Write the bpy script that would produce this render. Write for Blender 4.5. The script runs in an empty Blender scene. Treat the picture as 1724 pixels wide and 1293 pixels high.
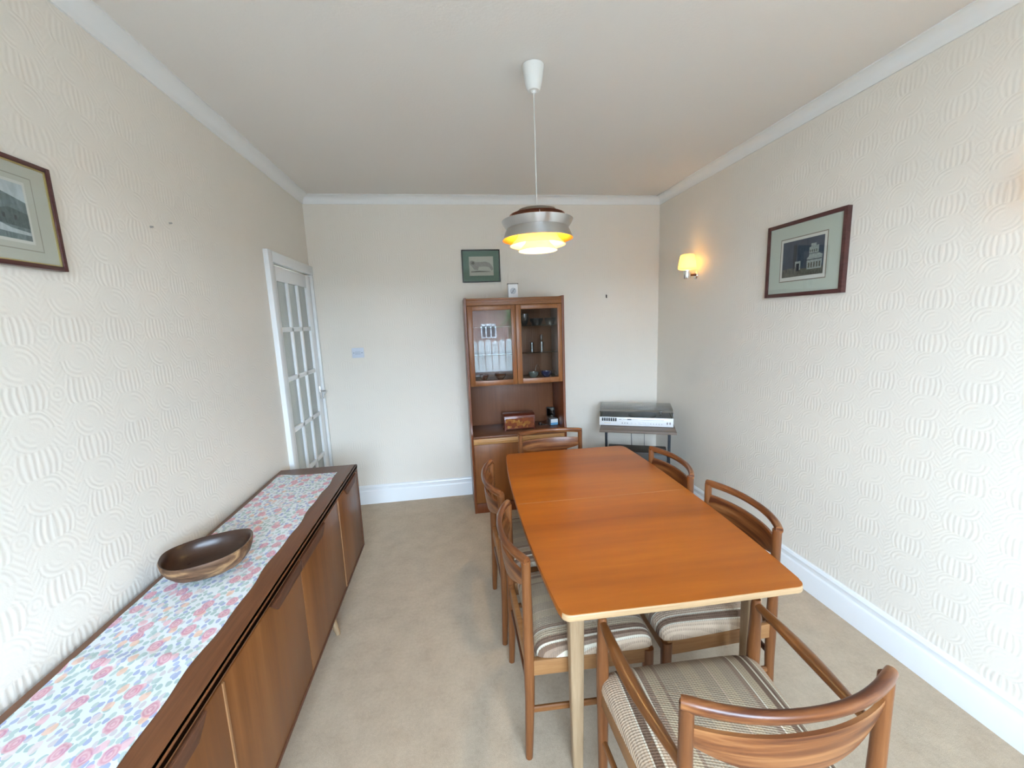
import bpy, bmesh, math, random
from mathutils import Vector, Matrix
random.seed(7)
SC = bpy.context.scene
COL = SC.collection
PI = math.pi

# ------------------------------------------------------------------ camera
cam_data = bpy.data.cameras.new('camera')
cam = bpy.data.objects.new('camera', cam_data)
COL.objects.link(cam)
yaw, pitch, roll = 0.1423, -0.1542, -0.0379
cy, sy, cp, sp = math.cos(yaw), math.sin(yaw), math.cos(pitch), math.sin(pitch)
fw = Vector((sy * cp, cy * cp, sp)); rt = Vector((cy, -sy, 0)); up = rt.cross(fw)
r2 = rt * math.cos(roll) + up * math.sin(roll)
u2 = -rt * math.sin(roll) + up * math.cos(roll)
cam.matrix_world = Matrix(((r2.x, u2.x, -fw.x, 1.134), (r2.y, u2.y, -fw.y, 0.0), (r2.z, u2.z, -fw.z, 1.62), (0, 0, 0, 1)))
cam_data.sensor_width = 36; cam_data.lens = 14.432; cam_data.clip_start = 0.05
SC.camera = cam

# ------------------------------------------------------------------ world, exposure
SC.view_settings.view_transform = 'Standard'
SC.view_settings.look = 'None'
SC.view_settings.gamma = 1
SC.view_settings.use_curve_mapping = False
SC.view_settings.exposure = 1.06
world = bpy.data.worlds.new('sky'); SC.world = world
world.use_nodes = True
wn = world.node_tree.nodes; wl = world.node_tree.links
bg = wn['Background']
SKY = 21.0
# hazy bright sky, brightest low down, deeper blue overhead
gx = wn.new('ShaderNodeTexCoord'); sx = wn.new('ShaderNodeSeparateXYZ'); wl.new(gx.outputs['Generated'], sx.inputs[0])
rp = wn.new('ShaderNodeValToRGB'); wl.new(sx.outputs[2], rp.inputs[0])
for _ in range(2): rp.color_ramp.elements.new(0.5)
for e_, (p_, c_) in zip(rp.color_ramp.elements, ((0.0, (0.70, 0.86, 1.04)), (0.30, (0.62, 0.80, 1.03)), (0.6, (0.30, 0.40, 0.52)), (1.0, (0.22, 0.32, 0.46)))):
    e_.position = p_; e_.color = (*c_, 1)
wl.new(rp.outputs[0], bg.inputs['Color'])
bg.inputs['Strength'].default_value = SKY
WX0, WX1, WZ0, WZ1, FY = 0.40, 2.42, 0.57, 2.36, -1.35     # the window behind the camera
pl = bpy.data.lights.new('window_portal', 'AREA'); pl.shape = 'RECTANGLE'
pl.size = WX1 - WX0; pl.size_y = WZ1 - WZ0
pl.cycles.is_portal = True
po = bpy.data.objects.new('window_portal', pl); COL.objects.link(po)
po.location = ((WX0 + WX1) / 2, FY - 0.12, (WZ0 + WZ1) / 2); po.rotation_euler = (PI / 2, 0, 0)

W, D, H = 3.108, 3.738, 2.68
ZC = 2.617

# ------------------------------------------------------------------ mesh helpers
def V(*a): return Vector(a)

def add_box(bm, x0, x1, y0, y1, z0, z1, bev=0.0, seg=2, mat=0, M=None):
    t = bmesh.new()
    vs = [t.verts.new((x, y, z)) for x in (x0, x1) for y in (y0, y1) for z in (z0, z1)]
    for f in ((0, 1, 3, 2), (4, 6, 7, 5), (0, 4, 5, 1), (2, 3, 7, 6), (0, 2, 6, 4), (1, 5, 7, 3)):
        t.faces.new([vs[i] for i in f])
    bmesh.ops.recalc_face_normals(t, faces=t.faces)
    if bev > 0:
        bmesh.ops.bevel(t, geom=list(t.edges), offset=bev, segments=seg, affect='EDGES', profile=0.5)
    merge(bm, t, mat, M)

def merge(bm, t, mat=0, M=None):
    if M is not None:
        bmesh.ops.transform(t, matrix=M, verts=t.verts)
    t.verts.index_update()
    nv = [bm.verts.new(v.co) for v in t.verts]
    for f in t.faces:
        try:
            g = bm.faces.new([nv[v.index] for v in f.verts]); g.material_index = mat if mat else f.material_index
        except ValueError:
            pass
    t.free()

def add_prism(bm, outline, z0, z1, bev=0.0, axis='z', mat=0, seg=2, side_mat=None, M=None):
    """outline: list of 2D points, extruded along an axis"""
    t = bmesh.new()
    def P(a, b, c):
        return {'z': (a, b, c), 'x': (c, a, b), 'y': (a, c, b)}[axis]
    lo = [t.verts.new(P(a, b, z0)) for a, b in outline]
    hi = [t.verts.new(P(a, b, z1)) for a, b in outline]
    n = len(outline)
    fa = t.faces.new(lo); fb = t.faces.new(hi)
    for i in range(n):
        f = t.faces.new((lo[i], lo[(i + 1) % n], hi[(i + 1) % n], hi[i]))
        if side_mat is not None: f.material_index = side_mat
    bmesh.ops.recalc_face_normals(t, faces=t.faces)
    if bev > 0:
        ed = [e for e in t.edges if fa in e.link_faces or fb in e.link_faces]
        bmesh.ops.bevel(t, geom=ed, offset=bev, segments=seg, affect='EDGES', profile=0.5, material=-1)
    merge(bm, t, mat, M)

def add_tube(bm, pts, ra, rb=None, upv=(0, 0, 1), n=12, cap=True, power=2.0, mat=0, closed=False):
    """sweep an (super)elliptical section: ra sideways, rb along up"""
    pts = [Vector(p) for p in pts]; m = len(pts)
    if rb is None: rb = ra
    A = ra if isinstance(ra, (list, tuple)) else [ra] * m
    B = rb if isinstance(rb, (list, tuple)) else [rb] * m
    upv = Vector(upv); rings = []
    for i, p in enumerate(pts):
        if closed: t = pts[(i + 1) % m] - pts[i - 1]
        else: t = pts[min(i + 1, m - 1)] - pts[max(i - 1, 0)]
        t.normalize()
        s = t.cross(upv)
        if s.length < 1e-4: s = t.cross(Vector((1, 0, 0)))
        s.normalize(); u = s.cross(t).normalized()
        ring = []
        for k in range(n):
            a = 2 * PI * k / n; c, d = math.cos(a), math.sin(a)
            c = math.copysign(abs(c) ** (2 / power), c); d = math.copysign(abs(d) ** (2 / power), d)
            ring.append(bm.verts.new(p + s * (A[i] * c) + u * (B[i] * d)))
        rings.append(ring)
    for i in range(m if closed else m - 1):
        r0, r1 = rings[i], rings[(i + 1) % m]
        for k in range(n):
            f = bm.faces.new((r0[k], r0[(k + 1) % n], r1[(k + 1) % n], r1[k])); f.material_index = mat
    if cap and not closed:
        for f in (bm.faces.new(list(reversed(rings[0]))), bm.faces.new(rings[-1])): f.material_index = mat

def add_lathe(bm, prof, c=(0, 0, 0), n=40, closed=False, mat=0, M=None, cap=False):
    """prof: (r, z) points spun about z"""
    t = bmesh.new(); rings = []
    for r, z in prof:
        if r < 1e-5: rings.append([t.verts.new((0, 0, z))])
        else: rings.append([t.verts.new((r * math.cos(2 * PI * k / n), r * math.sin(2 * PI * k / n), z)) for k in range(n)])
    seq = list(zip(rings, rings[1:])) + ([(rings[-1], rings[0])] if closed else [])
    for a, b in seq:
        for k in range(n):
            k2 = (k + 1) % n
            if len(a) == 1 and len(b) == 1: continue
            if len(a) == 1: t.faces.new((a[0], b[k2], b[k]))
            elif len(b) == 1: t.faces.new((a[k], a[k2], b[0]))
            else: t.faces.new((a[k], a[k2], b[k2], b[k]))
    if cap:
        for r in (rings[0], rings[-1]):
            if len(r) > 1: t.faces.new(r)
    bmesh.ops.recalc_face_normals(t, faces=t.faces)
    MM = Matrix.Translation(Vector(c))
    if M is not None: MM = MM @ M
    merge(bm, t, mat, MM)

def shell(prof, th):
    """thin closed profile from an open one, offset by th"""
    out = []
    for i, (r, z) in enumerate(prof):
        a = prof[max(i - 1, 0)]; b = prof[min(i + 1, len(prof) - 1)]
        dr, dz = b[0] - a[0], b[1] - a[1]; L = math.hypot(dr, dz)
        out.append((r + dz / L * th, z - dr / L * th))
    return list(prof) + out[::-1]

def obj(name, bm, mats, parent=None, smooth=35, loc=None, keepn=False):
    me = bpy.data.meshes.new(name)
    if not keepn: bmesh.ops.recalc_face_normals(bm, faces=bm.faces)
    bm.to_mesh(me); bm.free()
    for m in (mats if isinstance(mats, (list, tuple)) else [mats]): me.materials.append(m)
    if smooth:
        me.polygons.foreach_set('use_smooth', [True] * len(me.polygons))
        me.set_sharp_from_angle(angle=math.radians(smooth))
    o = bpy.data.objects.new(name, me); COL.objects.link(o)
    if parent is not None: o.parent = parent
    if loc: o.location = loc
    return o

def B(): return bmesh.new()

def boxobj(name, x0, x1, y0, y1, z0, z1, mat, parent=None, bev=0.0):
    bm = B(); add_box(bm, x0, x1, y0, y1, z0, z1, bev)
    return obj(name, bm, mat, parent)

def tag(o, label, cat, group=None):
    o['label'] = label; o['category'] = cat
    if group: o['group'] = group
    return o

def thing(name, label, cat, loc=(0, 0, 0), rotz=0.0, group=None):
    o = bpy.data.objects.new(name, None); COL.objects.link(o)
    o.location = loc; o.rotation_euler = (0, 0, rotz); o.empty_display_size = 0.1
    return tag(o, label, cat, group)

def struct(o):
    o['kind'] = 'structure'; return o

def dup(root, loc, rotz, label, group=None):
    r = root.copy(); COL.objects.link(r); r.location = loc; r.rotation_euler = (0, 0, rotz); r['label'] = label
    if group: r['group'] = group
    for ch in list(root.children):
        c = ch.copy(); COL.objects.link(c); c.parent = r
        for g in list(ch.children):
            d = g.copy(); COL.objects.link(d); d.parent = c
    return r

# ------------------------------------------------------------------ node helpers
class NT:
    def __init__(s, name):
        s.m = bpy.data.materials.new(name); s.m.use_nodes = True
        s.t = s.m.node_tree; s.n = s.t.nodes; s.l = s.t.links
        s.b = s.n['Principled BSDF']
    def node(s, kind, **kw):
        x = s.n.new(kind)
        for k, v in kw.items(): setattr(x, k, v)
        return x
    def put(s, sock, v):
        if hasattr(v, 'is_output'): s.l.new(v, sock)
        else: sock.default_value = v
    def m_(s, op, a, b=None, c=None):
        x = s.node('ShaderNodeMath', operation=op)
        s.put(x.inputs[0], a)
        if b is not None: s.put(x.inputs[1], b)
        if c is not None: s.put(x.inputs[2], c)
        return x.outputs[0]
    def coord(s, kind='Object'): return s.node('ShaderNodeTexCoord').outputs[kind]
    def pos(s): return s.node('ShaderNodeNewGeometry').outputs['Position']
    def xyz(s, v):
        x = s.node('ShaderNodeSeparateXYZ'); s.l.new(v, x.inputs[0]); return x.outputs
    def scale(s, v, sc, loc=(0, 0, 0)):
        x = s.node('ShaderNodeMapping'); s.l.new(v, x.inputs[0])
        x.inputs['Scale'].default_value = sc; x.inputs['Location'].default_value = loc; return x.outputs[0]
    def noise(s, v, scale, detail=4, rough=0.55, dist=0.0):
        x = s.node('ShaderNodeTexNoise'); s.l.new(v, x.inputs['Vector'])
        x.inputs['Scale'].default_value = scale; x.inputs['Detail'].default_value = detail
        x.inputs['Roughness'].default_value = rough; x.inputs['Distortion'].default_value = dist
        return x.outputs['Fac']
    def ramp(s, fac, stops, interp='LINEAR'):
        x = s.node('ShaderNodeValToRGB'); s.put(x.inputs[0], fac); cr = x.color_ramp; cr.interpolation = interp
        while len(cr.elements) < len(stops): cr.elements.new(0.5)
        for e, (p, c) in zip(cr.elements, stops):
            e.position = p; e.color = (*c, 1) if len(c) == 3 else c
        return x.outputs[0]
    def mix(s, fac, a, b, mode='MIX'):
        x = s.node('ShaderNodeMix', data_type='RGBA', blend_type=mode)
        s.put(x.inputs[0], fac)
        for i, v in ((6, a), (7, b)):
            s.put(x.inputs[i], v if hasattr(v, 'is_output') else (*v, 1) if len(v) == 3 else v)
        return x.outputs[2]
    def bump(s, h, dist=0.001, strength=1.0):
        x = s.node('ShaderNodeBump'); s.put(x.inputs['Height'], h)
        x.inputs['Distance'].default_value = dist; x.inputs['Strength'].default_value = strength
        s.l.new(x.outputs[0], s.b.inputs['Normal'])
    def set(s, **kw):
        names = dict(col='Base Color', rough='Roughness', metal='Metallic', coat='Coat Weight', coatr='Coat Roughness',
                     ior='IOR', trans='Transmission Weight', emis='Emission Color', es='Emission Strength', alpha='Alpha',
                     spec='Specular IOR Level', sss='Subsurface Weight', sheen='Sheen Weight')
        for k, v in kw.items():
            if isinstance(v, tuple) and len(v) == 3: v = (*v, 1)
            s.put(s.b.inputs[names[k]], v)
        return s.m

def plain(name, col, rough=0.5, **kw):
    return NT(name).set(col=col, rough=rough, **kw)

def wood(name, dark, mid, light, axis='X', rough=0.35, coat=0.15, s=1.0, band=0.5, off=(0, 0, 0), lo=0.30, hi=0.70):
    t = NT(name); co = t.coord()
    k = {'X': (.75, 7, 28), 'Y': (14, .75, 14), 'Z': (14, 14, .75)}[axis]
    k = tuple(a * s for a in k)
    v = t.scale(co, k, off)
    n1 = t.noise(v, 1.0, 3, 0.5, 0.6)
    v2 = t.scale(co, tuple(a * 9 for a in k), off)
    n2 = t.noise(v2, 1.0, 5, 0.65, 0.2)
    f = t.m_('ADD', t.m_('MULTIPLY', n1, band), t.m_('MULTIPLY', n2, 1 - band))
    c = t.ramp(f, [(lo, dark), (0.5, mid), (hi, light)])
    t.set(col=c, coat=coat, coatr=0.25, spec=0.32)
    t.set(rough=t.m_('ADD', t.m_('MULTIPLY', n2, 0.15), rough - 0.07))
    t.bump(n2, 0.0003, 0.3)
    return t.m

# ------------------------------------------------------------------ materials
def wallpaper(name, ax):
    """embossed paper: rows of ribbed pods, concentric scallops and fern leaves"""
    t = NT(name); p = t.xyz(t.pos()); P_ = 0.181
    u0, v0 = p[ax], p[2]
    wob = t.noise(t.pos(), 9.0, 2)
    def cell(a, off): return t.m_('SUBTRACT', t.m_('MULTIPLY', t.m_('FRACT', t.m_('ADD', t.m_('DIVIDE', a, P_), off)), 2.0), 1.0)
    U = cell(u0, 0.54 if ax == 1 else 0.2); Vv = cell(v0, 0.44)
    aU = t.m_('ABSOLUTE', U); aV = t.m_('ABSOLUTE', Vv)
    iU = t.m_('SUBTRACT', 1.0, aU); iV = t.m_('SUBTRACT', 1.0, aV)
    w2 = t.m_('MULTIPLY', t.m_('SUBTRACT', wob, 0.5), 0.25)
    # pods
    q = t.m_('SQRT', t.m_('MAXIMUM', t.m_('SUBTRACT', 1.0, t.m_('POWER', t.m_('DIVIDE', aV, 0.56), 2.0)), 0.03))
    rib = t.m_('COSINE', t.m_('MULTIPLY', t.m_('ADD', t.m_('DIVIDE', t.m_('MULTIPLY', aU, 1.0), t.m_('ADD', t.m_('MULTIPLY', q, 0.45), 0.55)), w2), 28.0))
    mA = t.node('ShaderNodeMapRange', interpolation_type='SMOOTHSTEP'); t.l.new(aV, mA.inputs[0])
    mA.inputs[1].default_value = 0.44; mA.inputs[2].default_value = 0.34; mA.inputs[3].default_value = 0; mA.inputs[4].default_value = 1
    mA2 = t.node('ShaderNodeMapRange', interpolation_type='SMOOTHSTEP'); t.l.new(aU, mA2.inputs[0])
    mA2.inputs[1].default_value = 0.8; mA2.inputs[2].default_value = 0.6; mA2.inputs[3].default_value = 0; mA2.inputs[4].default_value = 1
    maskA = t.m_('MULTIPLY', mA.outputs[0], mA2.outputs[0])
    # scallops below and above each pod
    rB = t.m_('ADD', t.m_('SQRT', t.m_('ADD', t.m_('POWER', aU, 2.0), t.m_('POWER', t.m_('MULTIPLY', iV, 1.15), 2.0))), w2)
    sc = t.m_('COSINE', t.m_('MULTIPLY', rB, 32.0))
    mB = t.node('ShaderNodeMapRange', interpolation_type='SMOOTHSTEP'); t.l.new(rB, mB.inputs[0])
    mB.inputs[1].default_value = 0.78; mB.inputs[2].default_value = 0.66; mB.inputs[3].default_value = 0; mB.inputs[4].default_value = 1
    Vd = t.m_('SUBTRACT', Vv, t.m_('SIGN', Vv))
    ang = t.m_('ADD', 0.18, t.m_('MULTIPLY', 0.82, t.m_('GREATER_THAN', t.m_('MULTIPLY', U, Vd), 0.0)))
    ang = t.m_('MULTIPLY', ang, t.m_('MINIMUM', 1.0, t.m_('MAXIMUM', 0.15, t.m_('MULTIPLY', t.m_('SUBTRACT', rB, 0.18), 3.2))))
    maskB = t.m_('MULTIPLY', mB.outputs[0], t.m_('SUBTRACT', 1.0, maskA))
    # ferns and small rosettes between the columns
    fern = t.m_('COSINE', t.m_('MULTIPLY', t.m_('ADD', t.m_('SUBTRACT', Vv, t.m_('MULTIPLY', iU, 1.1)), w2), 27.0))
    rC = t.m_('SQRT', t.m_('ADD', t.m_('POWER', iU, 2.0), t.m_('POWER', aV, 2.0)))
    ros = t.m_('COSINE', t.m_('MULTIPLY', rC, 40.0))
    gC = t.m_('LESS_THAN', rC, 0.32)
    mid = t.m_('ADD', t.m_('MULTIPLY', t.m_('MULTIPLY', ros, 0.45), gC), t.m_('MULTIPLY', t.m_('MULTIPLY', fern, 0.4), t.m_('SUBTRACT', 1.0, gC)))
    rest = t.m_('MULTIPLY', mid, t.m_('MULTIPLY', t.m_('SUBTRACT', 1.0, maskA), t.m_('SUBTRACT', 1.0, mB.outputs[0])))
    h = t.m_('ADD', t.m_('MULTIPLY', rib, maskA), t.m_('ADD', t.m_('MULTIPLY', t.m_('MULTIPLY', t.m_('MULTIPLY', sc, 0.7), ang), maskB), rest))
    fine = t.noise(t.pos(), 260.0, 2)
    h = t.m_('ADD', h, t.m_('MULTIPLY', fine, 0.5))
    t.bump(h, 0.0010, 0.38)
    t.set(col=(0.835, 0.77, 0.675), rough=0.5, spec=0.35)
    return t.m

M = {}
M['paper_y'] = wallpaper('wallpaper_side', 1)
M['paper_x'] = wallpaper('wallpaper_end', 0)
M['gloss_white'] = plain('white_gloss_paint', (0.86, 0.87, 0.87), 0.22)
M['ceiling'] = None
t = NT('ceiling_paint'); n = t.noise(t.pos(), 90.0, 4); t.bump(n, 0.002, 0.35); t.set(col=(0.83, 0.78, 0.72), rough=0.8); M['ceiling'] = t.m
M['cornice'] = plain('cornice_paint', (0.87, 0.86, 0.83), 0.6)
t = NT('carpet_beige'); n = t.noise(t.pos(), 330.0, 3, 0.7); n2 = t.noise(t.pos(), 9.0, 4); n3 = t.noise(t.pos(), 60.0, 3, 0.7)
f = t.m_('ADD', t.m_('MULTIPLY', n, 0.45), t.m_('ADD', t.m_('MULTIPLY', n2, 0.30), t.m_('MULTIPLY', n3, 0.25)))
t.set(col=t.ramp(f, [(0.32, (0.38, 0.29, 0.20)), (0.66, (0.61, 0.485, 0.35))]), rough=0.95, spec=0.1, sheen=0.15); t.bump(f, 0.006, 0.5); M['carpet'] = t.m

M['teak_table'] = wood('teak_table_top', (0.27, 0.070, 0.007), (0.385, 0.108, 0.010), (0.51, 0.168, 0.017), 'X', 0.33, 0.10, 0.42, 0.72)
M['pale_wood'] = wood('pale_lipping', (0.36, 0.215, 0.10), (0.47, 0.30, 0.155), (0.56, 0.38, 0.21), 'X', 0.40, 0.1)
M['pale_wood_z'] = wood('pale_leg_wood', (0.25, 0.155, 0.08), (0.34, 0.225, 0.125), (0.43, 0.30, 0.18), 'Z', 0.42, 0.1)
M['afro_z'] = wood('chair_teak_upright', (0.10, 0.031, 0.009), (0.165, 0.056, 0.016), (0.24, 0.092, 0.030), 'Z', 0.34, 0.25)
M['afro_x'] = wood('chair_teak_rail', (0.080, 0.022, 0.008), (0.18, 0.060, 0.018), (0.30, 0.125, 0.043), 'X', 0.30, 0.25, 1.3, 0.85, lo=0.38, hi=0.62)
M['afro_y'] = wood('chair_teak_arm', (0.105, 0.040, 0.012), (0.17, 0.062, 0.017), (0.25, 0.10, 0.032), 'Y', 0.32, 0.3)
M['rail_wood'] = wood('chair_seat_rail', (0.20, 0.085, 0.028), (0.29, 0.135, 0.048), (0.37, 0.19, 0.075), 'Y', 0.4, 0.1)
M['sb_y'] = wood('sideboard_teak_long', (0.085, 0.029, 0.011), (0.135, 0.049, 0.018), (0.19, 0.074, 0.030), 'Y', 0.38, 0.12, 0.8)
M['sb_z'] = wood('sideboard_teak_door', (0.115, 0.038, 0.010), (0.185, 0.066, 0.018), (0.25, 0.10, 0.030), 'Z', 0.38, 0.12, 0.5, 0.65)
M['sb_edge'] = wood('sideboard_edging', (0.22, 0.10, 0.04), (0.29, 0.14, 0.058), (0.36, 0.19, 0.085), 'Z', 0.4, 0.1)
M['sb_dark'] = wood('sideboard_teak_shade', (0.07, 0.025, 0.012), (0.11, 0.042, 0.02), (0.15, 0.06, 0.03), 'Y', 0.5, 0.0)  # darker teak copy, shade of the gap and handle recesses put into the colour
M['cab'] = wood('cabinet_teak', (0.165, 0.055, 0.014), (0.24, 0.085, 0.022), (0.31, 0.12, 0.036), 'Z', 0.34, 0.2, 0.5, 0.6)
M['cab_x'] = wood('cabinet_teak_rail', (0.155, 0.055, 0.015), (0.23, 0.085, 0.023), (0.31, 0.125, 0.04), 'X', 0.34, 0.2, 0.8, 0.5)
M['cab_in'] = wood('cabinet_teak_inner', (0.12, 0.045, 0.020), (0.165, 0.065, 0.030), (0.21, 0.088, 0.042), 'Z', 0.35, 0.15, 0.5, 0.6)
M['cab_red'] = wood('cabinet_side_teak', (0.115, 0.030, 0.009), (0.165, 0.046, 0.014), (0.22, 0.070, 0.024), 'Z', 0.35, 0.2, 0.5, 0.6)
M['stand_wood'] = wood('stand_grey_brown_wood', (0.13, 0.095, 0.07), (0.19, 0.145, 0.115), (0.26, 0.2, 0.165), 'X', 0.45, 0.05)
M['dark_box'] = plain('dark_brown_laminate', (0.045, 0.035, 0.028), 0.45)
M['dark_front'] = plain('smoked_grey_laminate', (0.065, 0.065, 0.06), 0.4)
M['black'] = plain('black_metal', (0.012, 0.014, 0.02), 0.5, spec=0.25)
M['black_plastic'] = plain('black_plastic', (0.02, 0.02, 0.022), 0.35)
M['silver'] = plain('brushed_silver_panel', (0.80, 0.80, 0.80), 0.4, metal=0.1)
M['chrome'] = plain('chrome', (0.8, 0.8, 0.8), 0.12, metal=1.0)
M['cream_plastic'] = plain('cream_plastic', (0.82, 0.81, 0.77), 0.35)
M['gold'] = plain('gilt_slip', (0.75, 0.6, 0.25), 0.35, metal=0.8)
M['frame_dark'] = wood('dark_frame_wood', (0.055, 0.018, 0.016), (0.085, 0.030, 0.026), (0.12, 0.045, 0.038), 'X', 0.35, 0.2)
M['frame_black'] = plain('black_frame', (0.015, 0.014, 0.013), 0.3)
M['mat_green'] = plain('green_mount', (0.085, 0.165, 0.115), 0.7)
M['mat_cream'] = plain('cream_mount', (0.56, 0.54, 0.45), 0.8)
M['mat_sage'] = plain('sage_mount', (0.56, 0.59, 0.50), 0.8)
M['paper_print'] = plain('print_paper', (0.70, 0.67, 0.60), 0.8)

def ink(name, a, b, sc=60, st=(3, 1, 1)):
    t = NT(name); v = t.scale(t.coord(), st); n = t.noise(v, sc, 5, 0.7, 0.5)
    return t.set(col=t.ramp(n, [(0.38, a), (0.62, b)]), rough=0.8)
M['ink_navy'] = ink('ink_night_blue', (0.03, 0.04, 0.065), (0.06, 0.075, 0.105), 30)
M['ink_white'] = ink('ink_pale_stone', (0.24, 0.27, 0.26), (0.48, 0.50, 0.45), 90, (1, 1, 4))
M['ink_brown'] = ink('ink_street_brown', (0.07, 0.065, 0.05), (0.17, 0.155, 0.12), 60)
M['ink_teal'] = ink('ink_grey_teal', (0.12, 0.16, 0.16), (0.22, 0.27, 0.265), 35)
M['ink_dteal'] = ink('ink_dark_teal', (0.06, 0.085, 0.085), (0.12, 0.155, 0.15), 50)
M['ink_sketch'] = ink('ink_sketch_grey', (0.20, 0.19, 0.16), (0.38, 0.36, 0.31), 90)
M['ink_sky'] = ink('ink_pale_sky', (0.42, 0.46, 0.46), (0.58, 0.62, 0.62), 12)

def thin_glass(name, tint=(1, 1, 1), rough=0.0, spec=1.0):
    t = NT(name); out = t.n['Material Output']
    tr = t.node('ShaderNodeBsdfTransparent'); tr.inputs[0].default_value = (*tint, 1)
    gl = t.node('ShaderNodeBsdfGlossy'); gl.inputs['Roughness'].default_value = rough
    fr = t.node('ShaderNodeFresnel'); bf = t.node('ShaderNodeNewGeometry').outputs['Backfacing']
    t.l.new(t.m_('SUBTRACT', 1.52, t.m_('MULTIPLY', bf, 1.52 - 1 / 1.52)), fr.inputs[0])
    mx = t.node('ShaderNodeMixShader'); t.l.new(t.m_('MINIMUM', t.m_('MULTIPLY', fr.outputs[0], spec), 1.0), mx.inputs[0])
    t.l.new(tr.outputs[0], mx.inputs[1]); t.l.new(gl.outputs[0], mx.inputs[2]); t.l.new(mx.outputs[0], out.inputs[0])
    return t.m
M['pane'] = thin_glass('clear_pane', (0.96, 0.97, 0.97), 0.0, 1.0)
M['pic_glass'] = thin_glass('picture_glass', (0.97, 0.98, 0.98), 0.0, 0.8)
M['smoke'] = thin_glass('smoked_acrylic', (0.55, 0.57, 0.58), 0.06, 2.2)
M['glassware'] = thin_glass('glassware', (0.88, 0.9, 0.9), 0.02, 3.0)
M['shelf_glass'] = thin_glass('shelf_glass', (0.55, 0.66, 0.6), 0.02, 2.0)
t = NT('obscured_door_glass'); n = t.noise(t.coord(), 45.0, 2); t.bump(n, 0.003, 0.5)
M['frost'] = t.set(col=(0.50, 0.52, 0.50), rough=0.22, trans=0.35, ior=1.3)

def fabric():
    t = NT('striped_woven_seat'); x, y, z = t.xyz(t.coord())
    f = t.m_('DIVIDE', t.m_('ADD', x, 0.27), 0.54)
    be = (0.43, 0.335, 0.22); pk = (0.52, 0.385, 0.27); dk = (0.17, 0.105, 0.068); wh = (0.64, 0.57, 0.44); tp = (0.37, 0.29, 0.20); md = (0.28, 0.195, 0.135)
    st = [(0, pk), (.075, wh), (.085, dk), (.125, wh), (.135, pk), (.19, wh), (.20, md), (.235, be), (.30, md), (.315, tp), (.38, be), (.386, tp),
          (.46, be), (.54, tp), (.62, pk), (.626, be), (.69, tp), (.76, md), (.79, wh), (.80, be), (.85, dk), (.885, wh), (.895, dk), (.915, md), (.93, wh), (.945, pk)]
    c = t.ramp(f, st, 'CONSTANT')
    wx = t.m_('SINE', t.m_('MULTIPLY', x, 2 * PI / 0.0085)); wy = t.m_('SINE', t.m_('MULTIPLY', t.m_('ADD', y, t.m_('MULTIPLY', x, 0.3)), 2 * PI / 0.0075))
    dash = t.m_('MULTIPLY', t.m_('GREATER_THAN', wx, 0.35), t.m_('GREATER_THAN', wy, -0.2))
    c = t.mix(t.m_('MULTIPLY', dash, 0.42), c, (0.14, 0.095, 0.07))
    t.bump(t.m_('ADD', wx, wy), 0.0008, 0.5)
    return t.set(col=c, rough=0.9, spec=0.12, sheen=0.05)
M['fabric'] = fabric()

def floral():
    t = NT('floral_runner_cloth'); co = t.coord()
    v = t.scale(co, (1, 0.75, 1))
    wob = t.node('ShaderNodeTexNoise'); t.l.new(co, wob.inputs['Vector']); wob.inputs['Scale'].default_value = 40
    vv = t.node('ShaderNodeVectorMath', operation='MULTIPLY_ADD'); t.l.new(wob.outputs['Color'], vv.inputs[0]); vv.inputs[1].default_value = (0.012,) * 3; t.l.new(v, vv.inputs[2])
    v = vv.outputs[0]
    def vor(sc, off, rnd=1.0):
        m = t.scale(v, (1, 1, 0), off)
        x = t.node('ShaderNodeTexVoronoi', voronoi_dimensions='2D'); t.l.new(m, x.inputs['Vector']); x.inputs['Scale'].default_value = sc
        x.inputs['Randomness'].default_value = rnd
        s = t.xyz(x.outputs['Color']); return x.outputs['Distance'], s
    base = (0.72, 0.76, 0.77)
    d, s = vor(62, (0.3, 0.1, 0))
    leafc = t.ramp(s[0], [(0.0, (0.36, 0.49, 0.47)), (0.28, (0.33, 0.38, 0.58)), (0.5, (0.44, 0.55, 0.52)), (0.72, (0.58, 0.54, 0.56)), (0.86, (0.38, 0.43, 0.60))], 'CONSTANT')
    c = t.mix(t.m_('MULTIPLY', t.m_('LESS_THAN', d, 0.40), 0.85), base, leafc)
    d, s = vor(26, (1.7, 0.6, 0))
    bud = t.m_('MULTIPLY', t.m_('LESS_THAN', d, 0.27), t.m_('LESS_THAN', s[0], 0.5))
    budc = t.ramp(s[1], [(0.0, (0.80, 0.50, 0.36)), (0.4, (0.74, 0.62, 0.60)), (0.7, (0.78, 0.46, 0.50))], 'CONSTANT')
    c = t.mix(t.m_('MULTIPLY', bud, 0.75), c, budc)
    d, s = vor(16, (0.2, 2.3, 0), 0.85)
    rose = t.m_('MULTIPLY', t.m_('LESS_THAN', d, 0.27), t.m_('LESS_THAN', s[0], 0.62))
    ringv = t.m_('ADD', 0.5, t.m_('MULTIPLY', t.m_('SINE', t.m_('MULTIPLY', d, 55.0)), 0.5))
    rc = t.mix(ringv, (0.62, 0.22, 0.29), (0.72, 0.40, 0.45))
    c = t.mix(t.m_('MULTIPLY', rose, 0.75), c, rc)
    return t.set(col=c, rough=0.75, spec=0.2)
M['floral'] = floral()

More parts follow.
